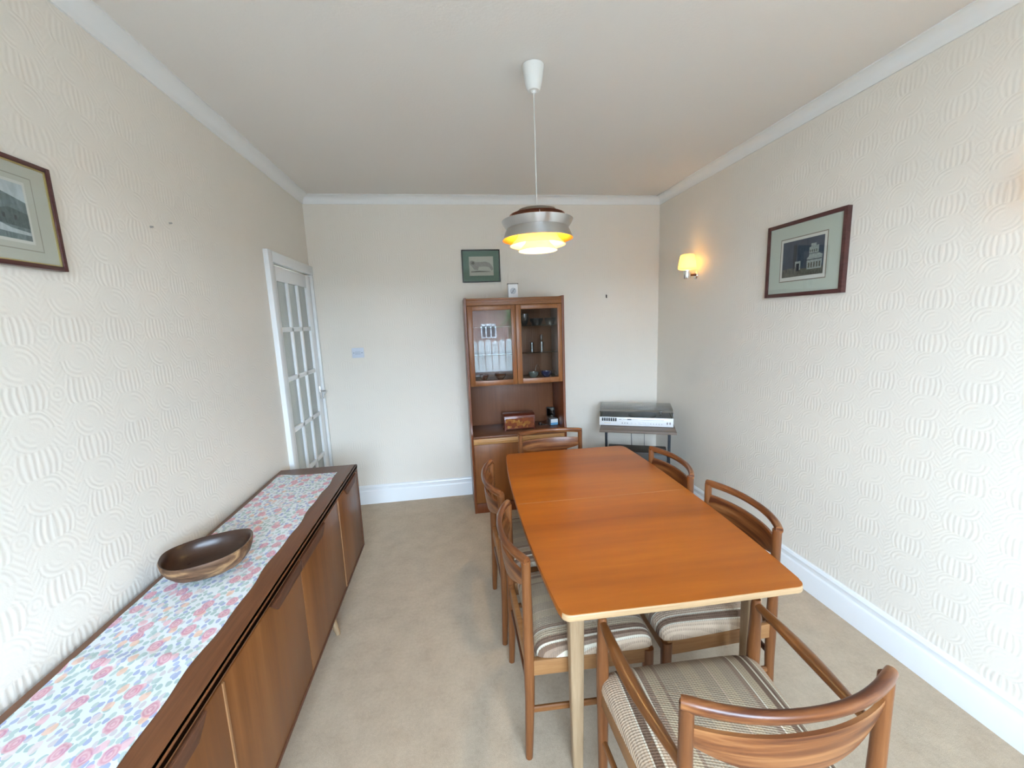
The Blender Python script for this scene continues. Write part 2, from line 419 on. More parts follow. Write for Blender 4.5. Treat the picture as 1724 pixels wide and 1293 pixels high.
# ------------------------------------------------------------------ room shell
T = 0.12
DY0, DY1, DZ = 2.935, 3.70, 2.05          # doorway in the left wall
bm = B()
add_box(bm, -T, 0, FY - T, DY0, 0, H); add_box(bm, -T, 0, DY1, D + T, 0, H); add_box(bm, -T, 0, DY0, DY1, DZ, H)
struct(obj('wall_left', bm, M['paper_y'], smooth=0))
struct(boxobj('wall_right', W, W + T, FY - T, D + T, 0, H, M['paper_y']))
struct(boxobj('wall_back', 0, W, D, D + T, 0, H, M['paper_x']))
bm = B()
add_box(bm, 0, WX0, FY - T, FY, 0, H); add_box(bm, WX1, W, FY - T, FY, 0, H)
add_box(bm, WX0, WX1, FY - T, FY, 0, WZ0); add_box(bm, WX0, WX1, FY - T, FY, WZ1, H)
struct(obj('wall_front', bm, M['paper_x'], smooth=0))
struct(boxobj('floor', -T, W + T, FY - T, D + T, -0.1, 0, M['carpet']))
struct(boxobj('ceiling', -T, W + T, FY - T, D + T, H, H + 0.1, M['ceiling']))
# hall beyond the door
bm = B()
for b in ((-1.3, -1.2, 2.5, 4.2, 0, H), (-1.3, -T, 2.4, 2.5, 0, H), (-1.3, -T, 4.2, 4.3, 0, H)): add_box(bm, *b)
struct(obj('wall_hall', bm, plain('hall_paint', (0.6, 0.58, 0.52), 0.8), smooth=0))
struct(boxobj('floor_hall', -1.3, -T, 2.4, 4.3, -0.1, 0, M['carpet']))
struct(boxobj('ceiling_hall', -1.3, -T, 2.4, 4.3, H, H + 0.1, M['ceiling']))

# coved cornices
def cove(name, length, Mx):
    c = 0.0635; pts = [(0, 0), (c, 0), (c, -0.006)]
    for i in range(9):
        a = PI / 2 * i / 8; pts.append((c - 0.002 - (c - 0.012) * (math.sin(a)), -0.006 - (c - 0.014) * (1 - math.cos(a))))
    pts += [(0.008, -c + 0.003), (0.008, -c), (0, -c)]
    bm = B(); add_prism(bm, pts, 0, length, axis='x', M=Mx)
    return struct(obj(name, bm, M['cornice'], smooth=30))
Mr = lambda a: Matrix.Rotation(a, 4, 'Z')
# profile local: x = along, y = out of wall, z = down from the ceiling
cove('trim_1', D - FY, Matrix.Translation((0, D, H)) @ Mr(-PI / 2))                 # left wall
cove('trim_2', W, Matrix.Translation((W, D, H)) @ Mr(PI))                            # back wall
cove('trim_3', D - FY, Matrix.Translation((W, FY, H)) @ Mr(PI / 2))                  # right wall
cove('trim_4', W, Matrix.Translation((0, FY, H)) @ Mr(0))                            # front wall

def skirting(name, length, Mx):
    pts = [(0, 0), (0.020, 0), (0.020, 0.118), (0.018, 0.124), (0.0125, 0.130), (0.0125, 0.150), (0.015, 0.156), (0.013, 0.165), (0.007, 0.172), (0, 0.174)]
    bm = B(); add_prism(bm, pts, 0, length, axis='x', M=Mx)
    return struct(obj(name, bm, M['gloss_white'], smooth=30))
skirting('baseboard_left', DY0 - 0.07 - FY, Matrix.Translation((0, DY0 - 0.07, 0)) @ Mr(-PI / 2))
skirting('baseboard_back', W, Matrix.Translation((W, D, 0)) @ Mr(PI))
skirting('baseboard_right', D - FY, Matrix.Translation((W, FY, 0)) @ Mr(PI / 2))
skirting('baseboard_front', W, Matrix.Translation((0, FY, 0)) @ Mr(0))

# window behind the camera
win = struct(bpy.data.objects.new('window_1', None)); COL.objects.link(win); win.location = ((WX0 + WX1) / 2, FY - 0.06, WZ0)
hw = (WX1 - WX0) / 2; hh = WZ1 - WZ0
bm = B()
for b in ((-hw, -hw + .06, 0, hh), (hw - .06, hw, 0, hh), (-hw, hw, 0, .06), (-hw, hw, hh - .06, hh), (-.03, .03, 0, hh), (-hw, hw, hh * .74, hh * .74 + .045)):
    add_box(bm, b[0], b[1], -.03, .03, b[2], b[3], 0.004)
obj('window_frame', bm, M['gloss_white'], win)
boxobj('glass_pane', -hw + .05, hw - .05, -.003, .003, .05, hh - .05, M['pane'], win)
boxobj('window_sill', -hw - .06, hw + .06, .03, .21, -.035, 0, M['gloss_white'], win, 0.004)

# curtains either side of it
cm = ink('beige_curtain_cloth', (0.38, 0.33, 0.26), (0.48, 0.42, 0.34), 8, (1, 1, .2))
for xa, xb, lab in ((-.0, 0.36, 'beige floor-length curtain on the sideboard side of the window behind the viewer'), (2.46, 2.86, 'beige floor-length curtain on the armchair side of the window behind the viewer')):
    bm = B(); n_ = 60; cols = []
    xa += .02
    for i in range(n_ + 1):
        x = xa + (xb - xa) * i / n_; y = .024 * math.sin(i * .95) + .006 * math.sin(i * 2.3)
        cols.append([bm.verts.new((x, FY + .12 + y + dy, z)) for dy in (0, .004) for z in (.03, 2.45)])
    for a, b in zip(cols, cols[1:]):
        bm.faces.new((a[0], b[0], b[1], a[1])); bm.faces.new((a[2], a[3], b[3], b[2])); bm.faces.new((a[1], b[1], b[3], a[3])); bm.faces.new((a[0], a[2], b[2], b[0]))
    bm.faces.new((cols[0][0], cols[0][1], cols[0][3], cols[0][2])); bm.faces.new((cols[-1][0], cols[-1][2], cols[-1][3], cols[-1][1]))
    tag(obj('curtain', bm, cm, smooth=60), lab, 'curtain', 'curtains at the window')
bm = B(); add_tube(bm, [(.01, FY + .12, 2.455), (2.95, FY + .12, 2.455)], .010, n=10)
for x in (.05, 1.45, 2.9): add_box(bm, x - .008, x + .008, FY, FY + .12, 2.445, 2.465)
tag(obj('curtain_rail', bm, M['cornice']), 'white curtain rail above the window behind the viewer', 'rail')

# ------------------------------------------------------------------ glazed door in the left wall
door = struct(bpy.data.objects.new('door_1', None)); COL.objects.link(door); door.location = (0, DY0, 0)
bm = B()
add_box(bm, -0.02, 0.030, -0.068, 0.0, 0, DZ + 0.072, 0.004)
add_box(bm, -0.02, 0.028, 0.0, D - DY0 - 0.003, DZ, DZ + 0.07, 0.004)
add_box(bm, -0.02, 0.024, DY1 - DY0, D - DY0 - 0.003, 0, DZ, 0.003)
obj('door_frame', bm, M['gloss_white'], door)
y0, y1 = 0.006, DY1 - DY0 - 0.006
py = [0.075, 0.285, 0.495, 0.665]
bm = B()
gy0, gy1 = 0.072, 0.658
add_box(bm, -0.030, 0.008, y0, gy0, 0.01, DZ - 0.014, 0.002); add_box(bm, -0.030, 0.008, gy1, y1, 0.01, DZ - 0.014, 0.002)
rows = [1.940, 1.613, 1.270, 0.908, 0.556, 0.22]
add_box(bm, -0.030, 0.008, gy0, gy1, rows[0], DZ - 0.014, 0.002); add_box(bm, -0.030, 0.008, gy0, gy1, 0.01, rows[-1], 0.002)
obj('door_leaf', bm, M['gloss_white'], door)
bm = B()
for z in rows[1:-1]: add_box(bm, -0.026, 0.006, gy0, gy1, z - 0.017, z + 0.017, 0.005)
pw = (gy1 - gy0) / 3
for k in (1, 2): add_box(bm, -0.026, 0.006, gy0 + pw * k - 0.016, gy0 + pw * k + 0.016, rows[-1], rows[0], 0.005)
obj('glazing_bars', bm, M['gloss_white'], door)
boxobj('glass_panes', -0.014, -0.010, gy0 - 0.005, gy1 + 0.005, rows[-1] - 0.005, rows[0] + 0.005, M['frost'], door)
bm = B()
add_box(bm, 0.008, 0.013, y1 - 0.062, y1 - 0.022, 1.02, 1.13, 0.002)
add_tube(bm, [(0.012, y1 - 0.042, 1.085), (0.055, y1 - 0.042, 1.085), (0.060, y1 - 0.048, 1.083), (0.060, y1 - 0.10, 1.062), (0.058, y1 - 0.145, 1.040)], [0.008, 0.008, 0.008, 0.006, 0.006], n=10)
obj('door_handle', bm, M['chrome'], door)

# ------------------------------------------------------------------ dining chairs
def rail_curve(hwid, yb, bulge, z, n=25, over=1.0):
    """curved back rail: chord at yb, pushed backwards by bulge in the middle"""
    out = []
    for i in range(n):
        s = -1 + 2 * i / (n - 1); out.append(V(hwid * s * over, yb - bulge * (1 - abs(s) ** 2.2), z))
    return out

def chair_parts(root, rear, front, yb, yf, arm=False):
    dz = 0.013 if arm else 0.0
    # rear uprights
    for s in (-1, 1):
        zs = [0, .10, .25, .38, .45, .60, .72, .80 + dz]
        rr = [.0125, .0145, .0165, .0185, .0185, .0165, .0155, .0155]
        bm = B(); add_tube(bm, [(s * rear, yb + (0.012 if z < .3 else 0) * (1 - z / .3) * -1, z) for z in zs], rr, [r * 1.08 for r in rr], upv=(0, 1, 0), n=14)
        obj('leg', bm, M['afro_z'], root)
    zt = 0.655 if arm else 0.385
    for s in (-1, 1):
        if arm:
            zs = [0, .1, .3, .42, .5, .6, .645, .668]; rr = [.0125, .015, .018, .0195, .0195, .016, .0155, .012]
        else:
            zs = [0, .1, .25, .36, .405]; rr = [.0125, .015, .018, .0195, .0195]
        bm = B(); add_tube(bm, [(s * front, yf, z) for z in zs], rr, upv=(0, 1, 0), n=14, power=2.6)
        obj('leg', bm, M['afro_z'], root)
    # top rail: elliptical, ends meeting the uprights in a pointed mitre
    c = rail_curve(rear + 0.013, yb + 0.002, 0.064, 0.8035 + dz)
    n = len(c)
    ra = [0.0135 - 0.002 * math.sin(PI * i / (n - 1)) for i in range(n)]
    rb = [0.0170 - (0.004 if arm else 0.0015) * math.sin(PI * i / (n - 1)) for i in range(n)]
    ra[0] = ra[-1] = 0.0125; rb[0] = rb[-1] = 0.0145
    bm = B(); add_tube(bm, c, ra, rb, n=16, power=2.3)
    obj('top_rail', bm, M['afro_x'], root)
    # lens-shaped back slat following the rail
    bm = B(); N = 29; fr, bk = [], []
    for i in range(N):
        s = -1 + 2 * i / (N - 1); x = (rear - 0.006) * s; y = yb - 0.050 * (1 - abs(s) ** 2.2)
        zt_ = 0.750 + dz; zb = (0.698 if not arm else 0.712) - 0.054 * math.cos(PI / 2 * abs(s)) ** 0.9
        th = 0.0075; lean = 0.010
        col = []
        for k in range(7):
            f = k / 6; z = zb + (zt_ - zb) * f; e = 0.45 + 0.55 * math.sin(PI * min(max(f * 0.9 + 0.05, 0), 1)) ** 0.6
            col.append((x, y - lean * (f - .5) , z, th * e))
        fr.append([bm.verts.new((a, b + d, cc)) for a, b, cc, d in col]); bk.append([bm.verts.new((a, b - d, cc)) for a, b, cc, d in col])
    for i in range(N - 1):
        for k in range(6):
            bm.faces.new((fr[i][k], fr[i + 1][k], fr[i + 1][k + 1], fr[i][k + 1])); bm.faces.new((bk[i][k], bk[i][k + 1], bk[i + 1][k + 1], bk[i + 1][k]))
        bm.faces.new((fr[i][6], fr[i + 1][6], bk[i + 1][6], bk[i][6])); bm.faces.new((fr[i][0], bk[i][0], bk[i + 1][0], fr[i + 1][0]))
    for i in (0, N - 1): bm.faces.new(fr[i] + bk[i][::-1])
    obj('back_slat', bm, M['afro_x'], root, 50)
    # seat frame
    bm = B()
    def bar(a, b, z0, z1, th):
        a, b = V(*a), V(*b); d = (b - a); L = d.length; ang = math.atan2(d.y, d.x)
        add_box(bm, 0, L, -th / 2, th / 2, z0, z1, 0.003, M=Matrix.Translation((a.x, a.y, 0)) @ Mr(ang))
    for s in (-1, 1): bar((s * rear, yb, 0), (s * front, yf, 0), 0.352, 0.412, 0.022)
    bar((-front, yf, 0), (front, yf, 0), 0.352, 0.412, 0.022); bar((-rear, yb, 0), (rear, yb, 0), 0.352, 0.412, 0.022)
    obj('seat_frame', bm, M['rail_wood'], root)
    for s in (-1, 1):
        bm = B(); add_tube(bm, [(s * rear, yb, 0.205), (s * front, yf, 0.205)], 0.009, 0.012, n=10, power=2.5)
        obj('stretcher', bm, M['afro_y'], root)
    bm = B(); add_tube(bm, [(-rear, yb, 0.275), (rear, yb, 0.275)], 0.009, 0.012, n=10, power=2.5)
    obj('stretcher', bm, M['afro_x'], root)
    # cushion
    bm = B(); N = 26; g = []
    ya, ybk = yf + 0.026, yb + 0.022
    def side(u): return math.copysign(1 - (1 - abs(u)) ** 1.7, u)
    top = []
    for i in range(N + 1):
        row = []
        for j in range(N + 1):
            u, v = side(-1 + 2 * i / N), side(-1 + 2 * j / N)
            # round the plan corners
            k = 1 - 0.055 * (abs(u) ** 7) * (abs(v) ** 7)
            if arm and v > 0: k -= 0.0 * abs(u) ** 8
            hwd = rear + 0.008 + (front + 0.018 - rear - 0.008) * (v + 1) / 2
            y = (ya + ybk) / 2 + (ya - ybk) / 2 * v * k
            x = u * k * hwd
            h = 0.060 * (max(1 - abs(u) ** 7, 0) ** 0.42) * (max(1 - abs(v) ** 8, 0) ** 0.42) + 0.008 * (1 - u * u) * (1 - v * v)
            row.append(bm.verts.new((x, y, 0.414 + h)))
        top.append(row)
    for i in range(N):
        for j in range(N): bm.faces.new((top[i][j], top[i + 1][j], top[i + 1][j + 1], top[i][j + 1]))
    edge = [top[i][0] for i in range(N + 1)] + [top[N][j] for j in range(1, N + 1)] + [top[i][N] for i in range(N - 1, -1, -1)] + [top[0][j] for j in range(N - 1, 0, -1)]
    bm.faces.new(edge[::-1])
    obj('seat_cushion', bm, M['fabric'], root, 70)
    if arm:
        for s in (-1, 1):
            P0, P1 = V(s * front, yf + 0.006, 0.648), V(s * (rear + 0.004), yb + 0.004, 0.655)
            pts, ra, rb = [], [], []
            for i in range(17):
                f = i / 16; p = P0.lerp(P1, f); p.x += s * 0.012 * math.sin(PI * f); p.z -= 0.004 * math.sin(PI * f)
                pts.append(p); ra.append(0.0115 + 0.0095 * math.sin(PI * min(f * 1.05, 1)) ** 1.2); rb.append(0.0115 + 0.002 * math.sin(PI * f))
            bm = B(); add_tube(bm, pts, ra, rb, n=14)
            obj('armrest', bm, M['afro_y'], root)

G = 'teak chairs round the dining table'
chair = thing('dining_chair', 'teak chair nearest the viewer on the sideboard side of the table', 'chair', (1.565, 1.513, 0), -PI / 2, G)
chair_parts(chair, 0.222, 0.242, -0.222, 0.222)
dup(chair, (1.545, 2.074, 0), -PI / 2 + 0.01, 'teak chair farther from the viewer on the sideboard side of the table', G)
dup(chair, (2.097, 1.520, 0), PI / 2 - 0.03, 'teak chair on the right side of the table below the framed night print', G)
dup(chair, (2.087, 2.077, 0), PI / 2 - 0.03, 'teak chair on the right side of the table nearest the record player', G)
dup(chair, (1.807, 2.603, 0), PI, 'teak chair at the far table end, its back to the wall unit', G)
carver = thing('armchair', 'teak armchair with striped seat at the near end of the table', 'chair', (1.819, 0.903, 0), -0.038, G)
chair_parts(carver, 0.233, 0.266, -0.222, 0.226, True)

# ------------------------------------------------------------------ dining table
table = thing('dining_table', 'long orange-brown teak extending dining table with pale lipped edge and legs', 'table', (1.838, 1.838, 0), -0.024)
out = []
def hwt(tt): return 0.438 - 0.034 * abs(tt) ** 2.4
L2 = 0.768; rc = 0.030
side_r = [(hwt(k / 20), k / 20 * L2) for k in range(-19, 20)]
cR = (hwt(1) - rc, L2 - rc)
arc = [(cR[0] + rc * math.cos(a), cR[1] + rc * math.sin(a)) for a in [PI / 2 * i / 8 for i in range(0, 9)]]
out = side_r + arc + [(0, L2 + 0.004)] + [(-x, y) for x, y in arc[::-1]] + [(-x, y) for x, y in side_r[::-1]] + [(-x, -y) for x, y in arc] + [(0, -L2 - 0.004)] + [(x, -y) for x, y in arc[::-1]]
bm = B()
add_prism(bm, out, 0.7365, 0.738, 0.0, mat=0)
obj('tabletop', bm, M['teak_table'], table, 30)
bm = B(); add_prism(bm, [(x * 1.003, y * 1.002) for x, y in out], 0.712, 0.7363, 0.006, seg=3)
bm.normal_update()
for f in bm.faces: f.material_index = 1 if abs(f.normal.y) < 0.45 * abs(f.normal.x) + 0.02 else 0
obj('table_edge', bm, [M['pale_wood'], M['teak_table']], table, 40)['label'] = 'pale wood lipping round the table edge'
bm = B()
for yy in (0.008,): add_box(bm, -0.433, 0.433, yy - 0.0008, yy + 0.0008, 0.7370, 0.7382)
obj('leaf_seam', bm, M['pale_wood'], table)
bm = B()
for s in (-1, 1):
    add_box(bm, -0.30, 0.30, s * 0.622 - 0.011, s * 0.622 + 0.011, 0.650, 0.711); add_box(bm, s * 0.322 - 0.011, s * 0.322 + 0.011, -0.62, 0.62, 0.650, 0.711)
obj('apron', bm, M['afro_x'], table)
for sx in (-1, 1):
    for sy_ in (-1, 1):
        bm = B(); zs = [0, .02, .3, .6, .712]; rr = [.017, .019, .0235, .027, .0275]
        add_tube(bm, [(sx * 0.326, sy_ * 0.622, z) for z in zs], rr, upv=(0, 1, 0), n=20, power=4.5)
        obj('leg', bm, M['pale_wood_z'], table)

# ------------------------------------------------------------------ sideboard
SY0, SY1, SX0, SX1 = 0.58, 2.665, 0.024, 0.486
sb = thing('sideboard', 'long low teak sideboard on splayed legs against the left wall', 'sideboard', (0.25, (SY0 + SY1) / 2, 0))
ox, oy = 0.25, (SY0 + SY1) / 2
def sbo(name, x0, x1, y0, y1, z0, z1, m, bev=0.002, par=None): return boxobj(name, x0 - ox, x1 - ox, y0 - oy, y1 - oy, z0, z1, m, par or sb, bev)
bm = B()
add_box(bm, SX0 - ox, SX1 - ox, SY0 - oy, SY1 - oy, 0.718, 0.740, 0.003)
add_box(bm, SX1 - 0.016 - ox, SX1 - ox, SY0 - oy, SY1 - oy, 0.714, 0.740, 0.004)
obj('top', bm, M['sb_y'], sb)
bm = B()
add_box(bm, SX0 - ox, SX1 - 0.034 - ox, SY0 + 0.016 - oy, SY1 - 0.016 - oy, 0.190, 0.712)
add_box(bm, SX0 - ox, SX1 - 0.002 - ox, SY1 - 0.016 - oy, SY1 - oy, 0.185, 0.719, 0.002)
add_box(bm, SX0 - ox, SX1 - 0.002 - ox, SY0 - oy, SY0 + 0.016 - oy, 0.185, 0.719, 0.002)
add_box(bm, SX0 - ox, SX1 - 0.002 - ox, SY0 - oy, SY1 - oy, 0.180, 0.194, 0.002)
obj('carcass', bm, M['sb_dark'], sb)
segs = [(SY0 + 0.018, 1.058), (1.064, 1.628), (1.632, 2.196), (2.202, SY1 - 0.018)]
for i, (a, b) in enumerate(segs):
    d = sbo('door', SX1 - 0.028, SX1 - 0.005, a, b, 0.198, 0.703, M['sb_z'], 0.0015)
    # carved scoop handle: sloping-ended lip hanging from the top edge
    if i == 0: ha, hb = 0.70, 0.98
    elif i == 1: ha, hb = 1.352, 1.626
    elif i == 2: ha, hb = 1.634, 1.945
    else: ha, hb = 2.33, 2.60
    e0 = 0.045 if i != 2 else 0.0; e1 = 0.045 if i != 1 else 0.0
    bm = B(); add_prism(bm, [(ha - oy, 0.7035), (hb - oy, 0.7035), (hb - e1 - oy, 0.660), (ha + e0 - oy, 0.660)], SX1 - 0.010 - ox, SX1 + 0.004 - ox, 0.003, axis='x')
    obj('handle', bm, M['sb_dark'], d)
for yy in (1.061, 2.199): sbo('door_edging', SX1 - 0.012, SX1 - 0.002, yy - 0.0045, yy + 0.0045, 0.196, 0.700, M['sb_edge'], 0.001)
for lx, ly in ((0.445, 2.085), (0.09, 2.085), (0.445, 0.92), (0.09, 0.92)):
    bm = B(); tx = lx - 0.035 if lx > 0.2 else lx + 0.03
    add_tube(bm, [(lx - ox, ly - oy, 0), (tx - ox, ly - 0.01 - oy, 0.19)], [0.0125, 0.020], n=16)
    obj('leg', bm, M['pale_wood_z'], sb)

# runner
bm = B(); NX, NY = 16, 120; g = []
ra0, ra1 = 0.70, 2.535
for j in range(NY + 1):
    f = j / NY; row = []
    for i in range(NX + 1):
        u = i / NX
        yend = ra1 + 0.028 * (1 - u) - 0.012 * math.sin(PI * u) ; y = ra0 + (yend - ra0) * f
        xl = 0.050 + 0.004 * math.sin(f * 9); xr = 0.398 + 0.004 * math.sin(f * 23) + 0.003 * math.sin(f * 51)
        x = xl + (xr - xl) * u
        z = 0.7424 + 0.0010 * (1 + math.sin(f * 60 + u * 2)) * abs(math.sin(f * 11 + 1))
        z += 0.0035 * math.exp(-((y - 1.64 - 0.03 * u) / 0.012) ** 2) + 0.0035 * math.exp(-((y - 1.16 + 0.04 * u) / 0.012) ** 2) + 0.003 * math.exp(-((y - 2.1) / 0.01) ** 2) * u
        z += 0.004 * max(0, (f - 0.97) / 0.03) * math.exp(-((u - .1) / .1) ** 2)
        row.append((x, y, z))
    g.append(row)
top = [[bm.verts.new(p) for p in r] for r in g]; bot = [[bm.verts.new((p[0], p[1], 0.7405)) for p in r] for r in g]
for j in range(NY):
    for i in range(NX):
        bm.faces.new((top[j][i], top[j][i + 1], top[j + 1][i + 1], top[j + 1][i])); bm.faces.new((bot[j][i], bot[j + 1][i], bot[j + 1][i + 1], bot[j][i + 1]))
    bm.faces.new((top[j][0], top[j + 1][0], bot[j + 1][0], bot[j][0])); bm.faces.new((top[j][NX], bot[j][NX], bot[j + 1][NX], top[j + 1][NX]))
for i in range(NX):
    bm.faces.new((top[0][i], bot[0][i], bot[0][i + 1], top[0][i + 1])); bm.faces.new((top[NY][i], top[NY][i + 1], bot[NY][i + 1], bot[NY][i]))
tag(obj('table_runner', bm, M['floral'], smooth=60), 'white cotton runner with pink and blue floral print lying along the sideboard', 'cloth')

# wooden bowl
t = NT('bowl_wood'); co = t.coord(); n1 = t.noise(t.scale(co, (3, 9, 9)), 2.2, 4, 0.6, 1.2); n2 = t.noise(t.scale(co, (20, 90, 90)), 1.0, 4)
t.set(col=t.ramp(t.m_('ADD', t.m_('MULTIPLY', n1, 0.8), t.m_('MULTIPLY', n2, 0.2)), [(0.36, (0.075, 0.038, 0.020)), (0.5, (0.16, 0.085, 0.045)), (0.62, (0.36, 0.21, 0.10))]), rough=0.5, coat=0.0, spec=0.25)
M['bowl_out'] = t.m
M['bowl_in'] = wood('bowl_inside', (0.030, 0.013, 0.008), (0.055, 0.025, 0.014), (0.10, 0.05, 0.025), 'X', 0.30, 0.15, 0.8, 0.8)
bm = B(); n = 56
def bowl_ring(k, z, inner=False):
    out = []
    for i in range(n):
        a = 2 * PI * i / n; c, s_ = math.cos(a), math.sin(a)
        A, Bb = 0.142, 0.120
        pw_ = 2.35
        c2 = math.copysign(abs(c) ** (2 / pw_), c); s2 = math.copysign(abs(s_) ** (2 / pw_), s_)
        rimz = 1 + 0.14 * (abs(c) ** 3) + 0.06 * c
        out.append((A * k * c2 * (1 + 0.05 * c2), Bb * k * s2, z * rimz))
    return out
prof_out = [(0.0, 0.0), (0.36, 0.0), (0.56, 0.008), (0.78, 0.024), (0.92, 0.046), (0.985, 0.068), (1.0, 0.084), (0.985, 0.088)]
prof_in = [(0.95, 0.086), (0.92, 0.062), (0.80, 0.036), (0.60, 0.021), (0.40, 0.012), (0.0, 0.010)]
rings = []
for k, z in prof_out + prof_in:
    if k == 0: rings.append([bm.verts.new((0, 0, z))])
    else: rings.append([bm.verts.new(p) for p in bowl_ring(k, z)])
for q, (a, b) in enumerate(zip(rings, rings[1:])):
    for i in range(n):
        i2 = (i + 1) % n
        if len(a) == 1: f = bm.faces.new((a[0], b[i], b[i2]))
        elif len(b) == 1: f = bm.faces.new((a[i], b[0], a[i2]))
        else: f = bm.faces.new((a[i], b[i], b[i2], a[i2]))
        f.material_index = 0 if q < 7 else 1
bo = obj('wooden_bowl', bm, [M['bowl_out'], M['bowl_in']], smooth=60)
bo.location = (0.200, 1.548, 0.7452); bo.rotation_euler = (0, 0, math.radians(22))
tag(bo, 'carved oval dark wooden bowl resting on the floral runner', 'bowl')

# ------------------------------------------------------------------ wall unit
CX0, CX1, CF, CB = 1.250, 2.066, 3.308, 3.715
unit = thing('wall_unit', 'tall teak display cabinet with glass doors against the back wall', 'cabinet', ((CX0 + CX1) / 2, 3.51, 0))
cx, cy_ = (CX0 + CX1) / 2, 3.51
def cb(name, x0, x1, y0, y1, z0, z1, m, bev=0.0015, par=None): return boxobj(name, x0 - cx, x1 - cx, y0 - cy_, y1 - cy_, z0, z1, m, par or unit, bev)
sidep = [(CF, 0.0), (CB, 0.0), (CB, 1.806), (CF + 0.018, 1.806), (CF + 0.018, 0.80), (CF + 0.014, 0.755), (CF + 0.004, 0.715), (CF - 0.004, 0.680), (CF, 0.655)]
for x0 in (CX0, CX1 - 0.018):
    bm = B(); add_prism(bm, [(a - cy_, b) for a, b in sidep], x0 - cx, x0 + 0.018 - cx, 0.0015, axis='x')
    obj('side_panel', bm, M['cab_red'], unit)
xi0, xi1 = CX0 + 0.0185, CX1 - 0.0185
cb('back_panel', xi0, xi1, CB - 0.012, CB - 0.002, 0.08, 1.79, M['cab_in'])
cb('top_panel', xi0, xi1, CF + 0.020, CB - 0.013, 1.782, 1.800, M['cab_x'])
bm = B(); add_box(bm, xi0 - cx, xi1 - cx, CF + 0.022 - cy_, CF + 0.040 - cy_, 1.744, 1.800, 0.002)
add_box(bm, xi0 + 0.03 - cx, xi1 - 0.03 - cx, CF + 0.014 - cy_, CF + 0.022 - cy_, 1.762, 1.772, 0.002)
add_box(bm, xi0 - cx, xi1 - cx, CF + 0.016 - cy_, CF + 0.022 - cy_, 1.786, 1.796, 0.002)
obj('cornice_rail', bm, M['cab_x'], unit)
cb('cabinet_floor', xi0, xi1, CF + 0.042, CB - 0.013, 1.096, 1.118, M['cab_x'])
# glazed doors
midx = 1.661
for a, b in ((xi0 + 0.002, midx - 0.002), (midx + 0.002, xi1 - 0.002)):
    d = B(); z0, z1 = 1.094, 1.741; fy0, fy1 = CF + 0.020, CF + 0.038
    for bx in ((a, a + 0.042, z0, z1), (b - 0.036, b, z0, z1), (a + 0.042, b - 0.036, z1 - 0.036, z1), (a + 0.042, b - 0.036, z0, z0 + 0.042)):
        add_box(d, bx[0] - cx, bx[1] - cx, fy0 - cy_, fy1 - cy_, bx[2], bx[3], 0.0015)
    dd = obj('glazed_door', d, M['cab'], unit)
    cb('door_glass', a + 0.040, b - 0.034, CF + 0.029, CF + 0.032, z0 + 0.040, z1 - 0.034, M['pane'], 0, dd)
for z in (1.348, 1.572): cb('glass_shelf', xi0 + 0.002, xi1 - 0.002, CF + 0.075, CB - 0.016, z - 0.006, z, M['shelf_glass'], 0)
cb('worktop', xi0, xi1, CF + 0.002, CB - 0.013, 0.652, 0.671, M['cab_in'], 0.002)
bm = B(); add_box(bm, xi0 - cx, xi1 - cx, CF + 0.004 - cy_, CF + 0.020 - cy_, 0.602, 0.650, 0.002)
add_box(bm, xi0 + 0.03 - cx, xi1 - 0.03 - cx, CF - 0.003 - cy_, CF + 0.004 - cy_, 0.618, 0.630, 0.002)
obj('drop_rail', bm, wood('cabinet_rail_light', (0.36, 0.17, 0.055), (0.46, 0.235, 0.085), (0.55, 0.30, 0.12), 'X', 0.35, 0.2), unit)
for a, b in ((xi0 + 0.001, midx - 0.001), (midx + 0.001, xi1 - 0.001)): cb('cupboard_door', a, b, CF + 0.004, CF + 0.022, 0.088, 0.600, M['cab'])
cb('plinth', xi0, xi1, CF + 0.001, CF + 0.018, 0.0, 0.084, M['cab_red'])
cb('cupboard_floor', xi0, xi1, CF + 0.024, CB - 0.013, 0.088, 0.104, M['cab_x'])

# contents of the cabinet
def dark_glaze(name, c, r=0.15): return plain(name, c, r, coat=0.5)
M['glaze_black'] = dark_glaze('black_glaze', (0.012, 0.012, 0.014)); M['glaze_brown'] = dark_glaze('brown_glaze', (0.10, 0.035, 0.018))
M['glaze_blue'] = dark_glaze('deep_blue_glaze', (0.012, 0.016, 0.06)); M['glaze_green'] = dark_glaze('grey_green_glaze', (0.13, 0.15, 0.13))
def bowl(name, x, y, z, r, h, mat, label, cat='bowl', foot=0.45, group=None, sx=1.0):
    prof = [(0.0, 0.0), (r * foot, 0.0), (r * foot, h * 0.08), (r * 0.75, h * 0.3), (r * 0.95, h * 0.65), (r, h), (r - 0.004, h), (r * 0.92 - 0.003, h * 0.65), (r * 0.7, h * 0.33), (0.0, h * 0.16)]
    bm = B(); add_lathe(bm, prof, n=32, M=Matrix.Diagonal((sx, 1, 1, 1)))
    o = obj(name, bm, mat); o.location = (x, y, z); return tag(o, label, cat, group)
zs1, zs2, zs3 = 1.1185, 1.3485, 1.5725
bm = B(); add_lathe(bm, [(0, 0), (.022, 0), (.024, .01), (.034, .04), (.040, .075), (.038, .098), (.034, .098), (.035, .07), (.028, .03), (0, .012)], n=28)
o = obj('black_vase', bm, M['glaze_black']); o.location = (1.762, 3.50, zs3); tag(o, 'small rounded black pottery beaker at the left of the top glass shelf', 'vase')
bowl('serving_dish', 1.872, 3.52, zs3, 0.060, 0.056, M['glaze_black'], 'low black dish in the middle of the top shelf beside the beaker', 'dish', 0.75, 'black dishes on the top shelf')
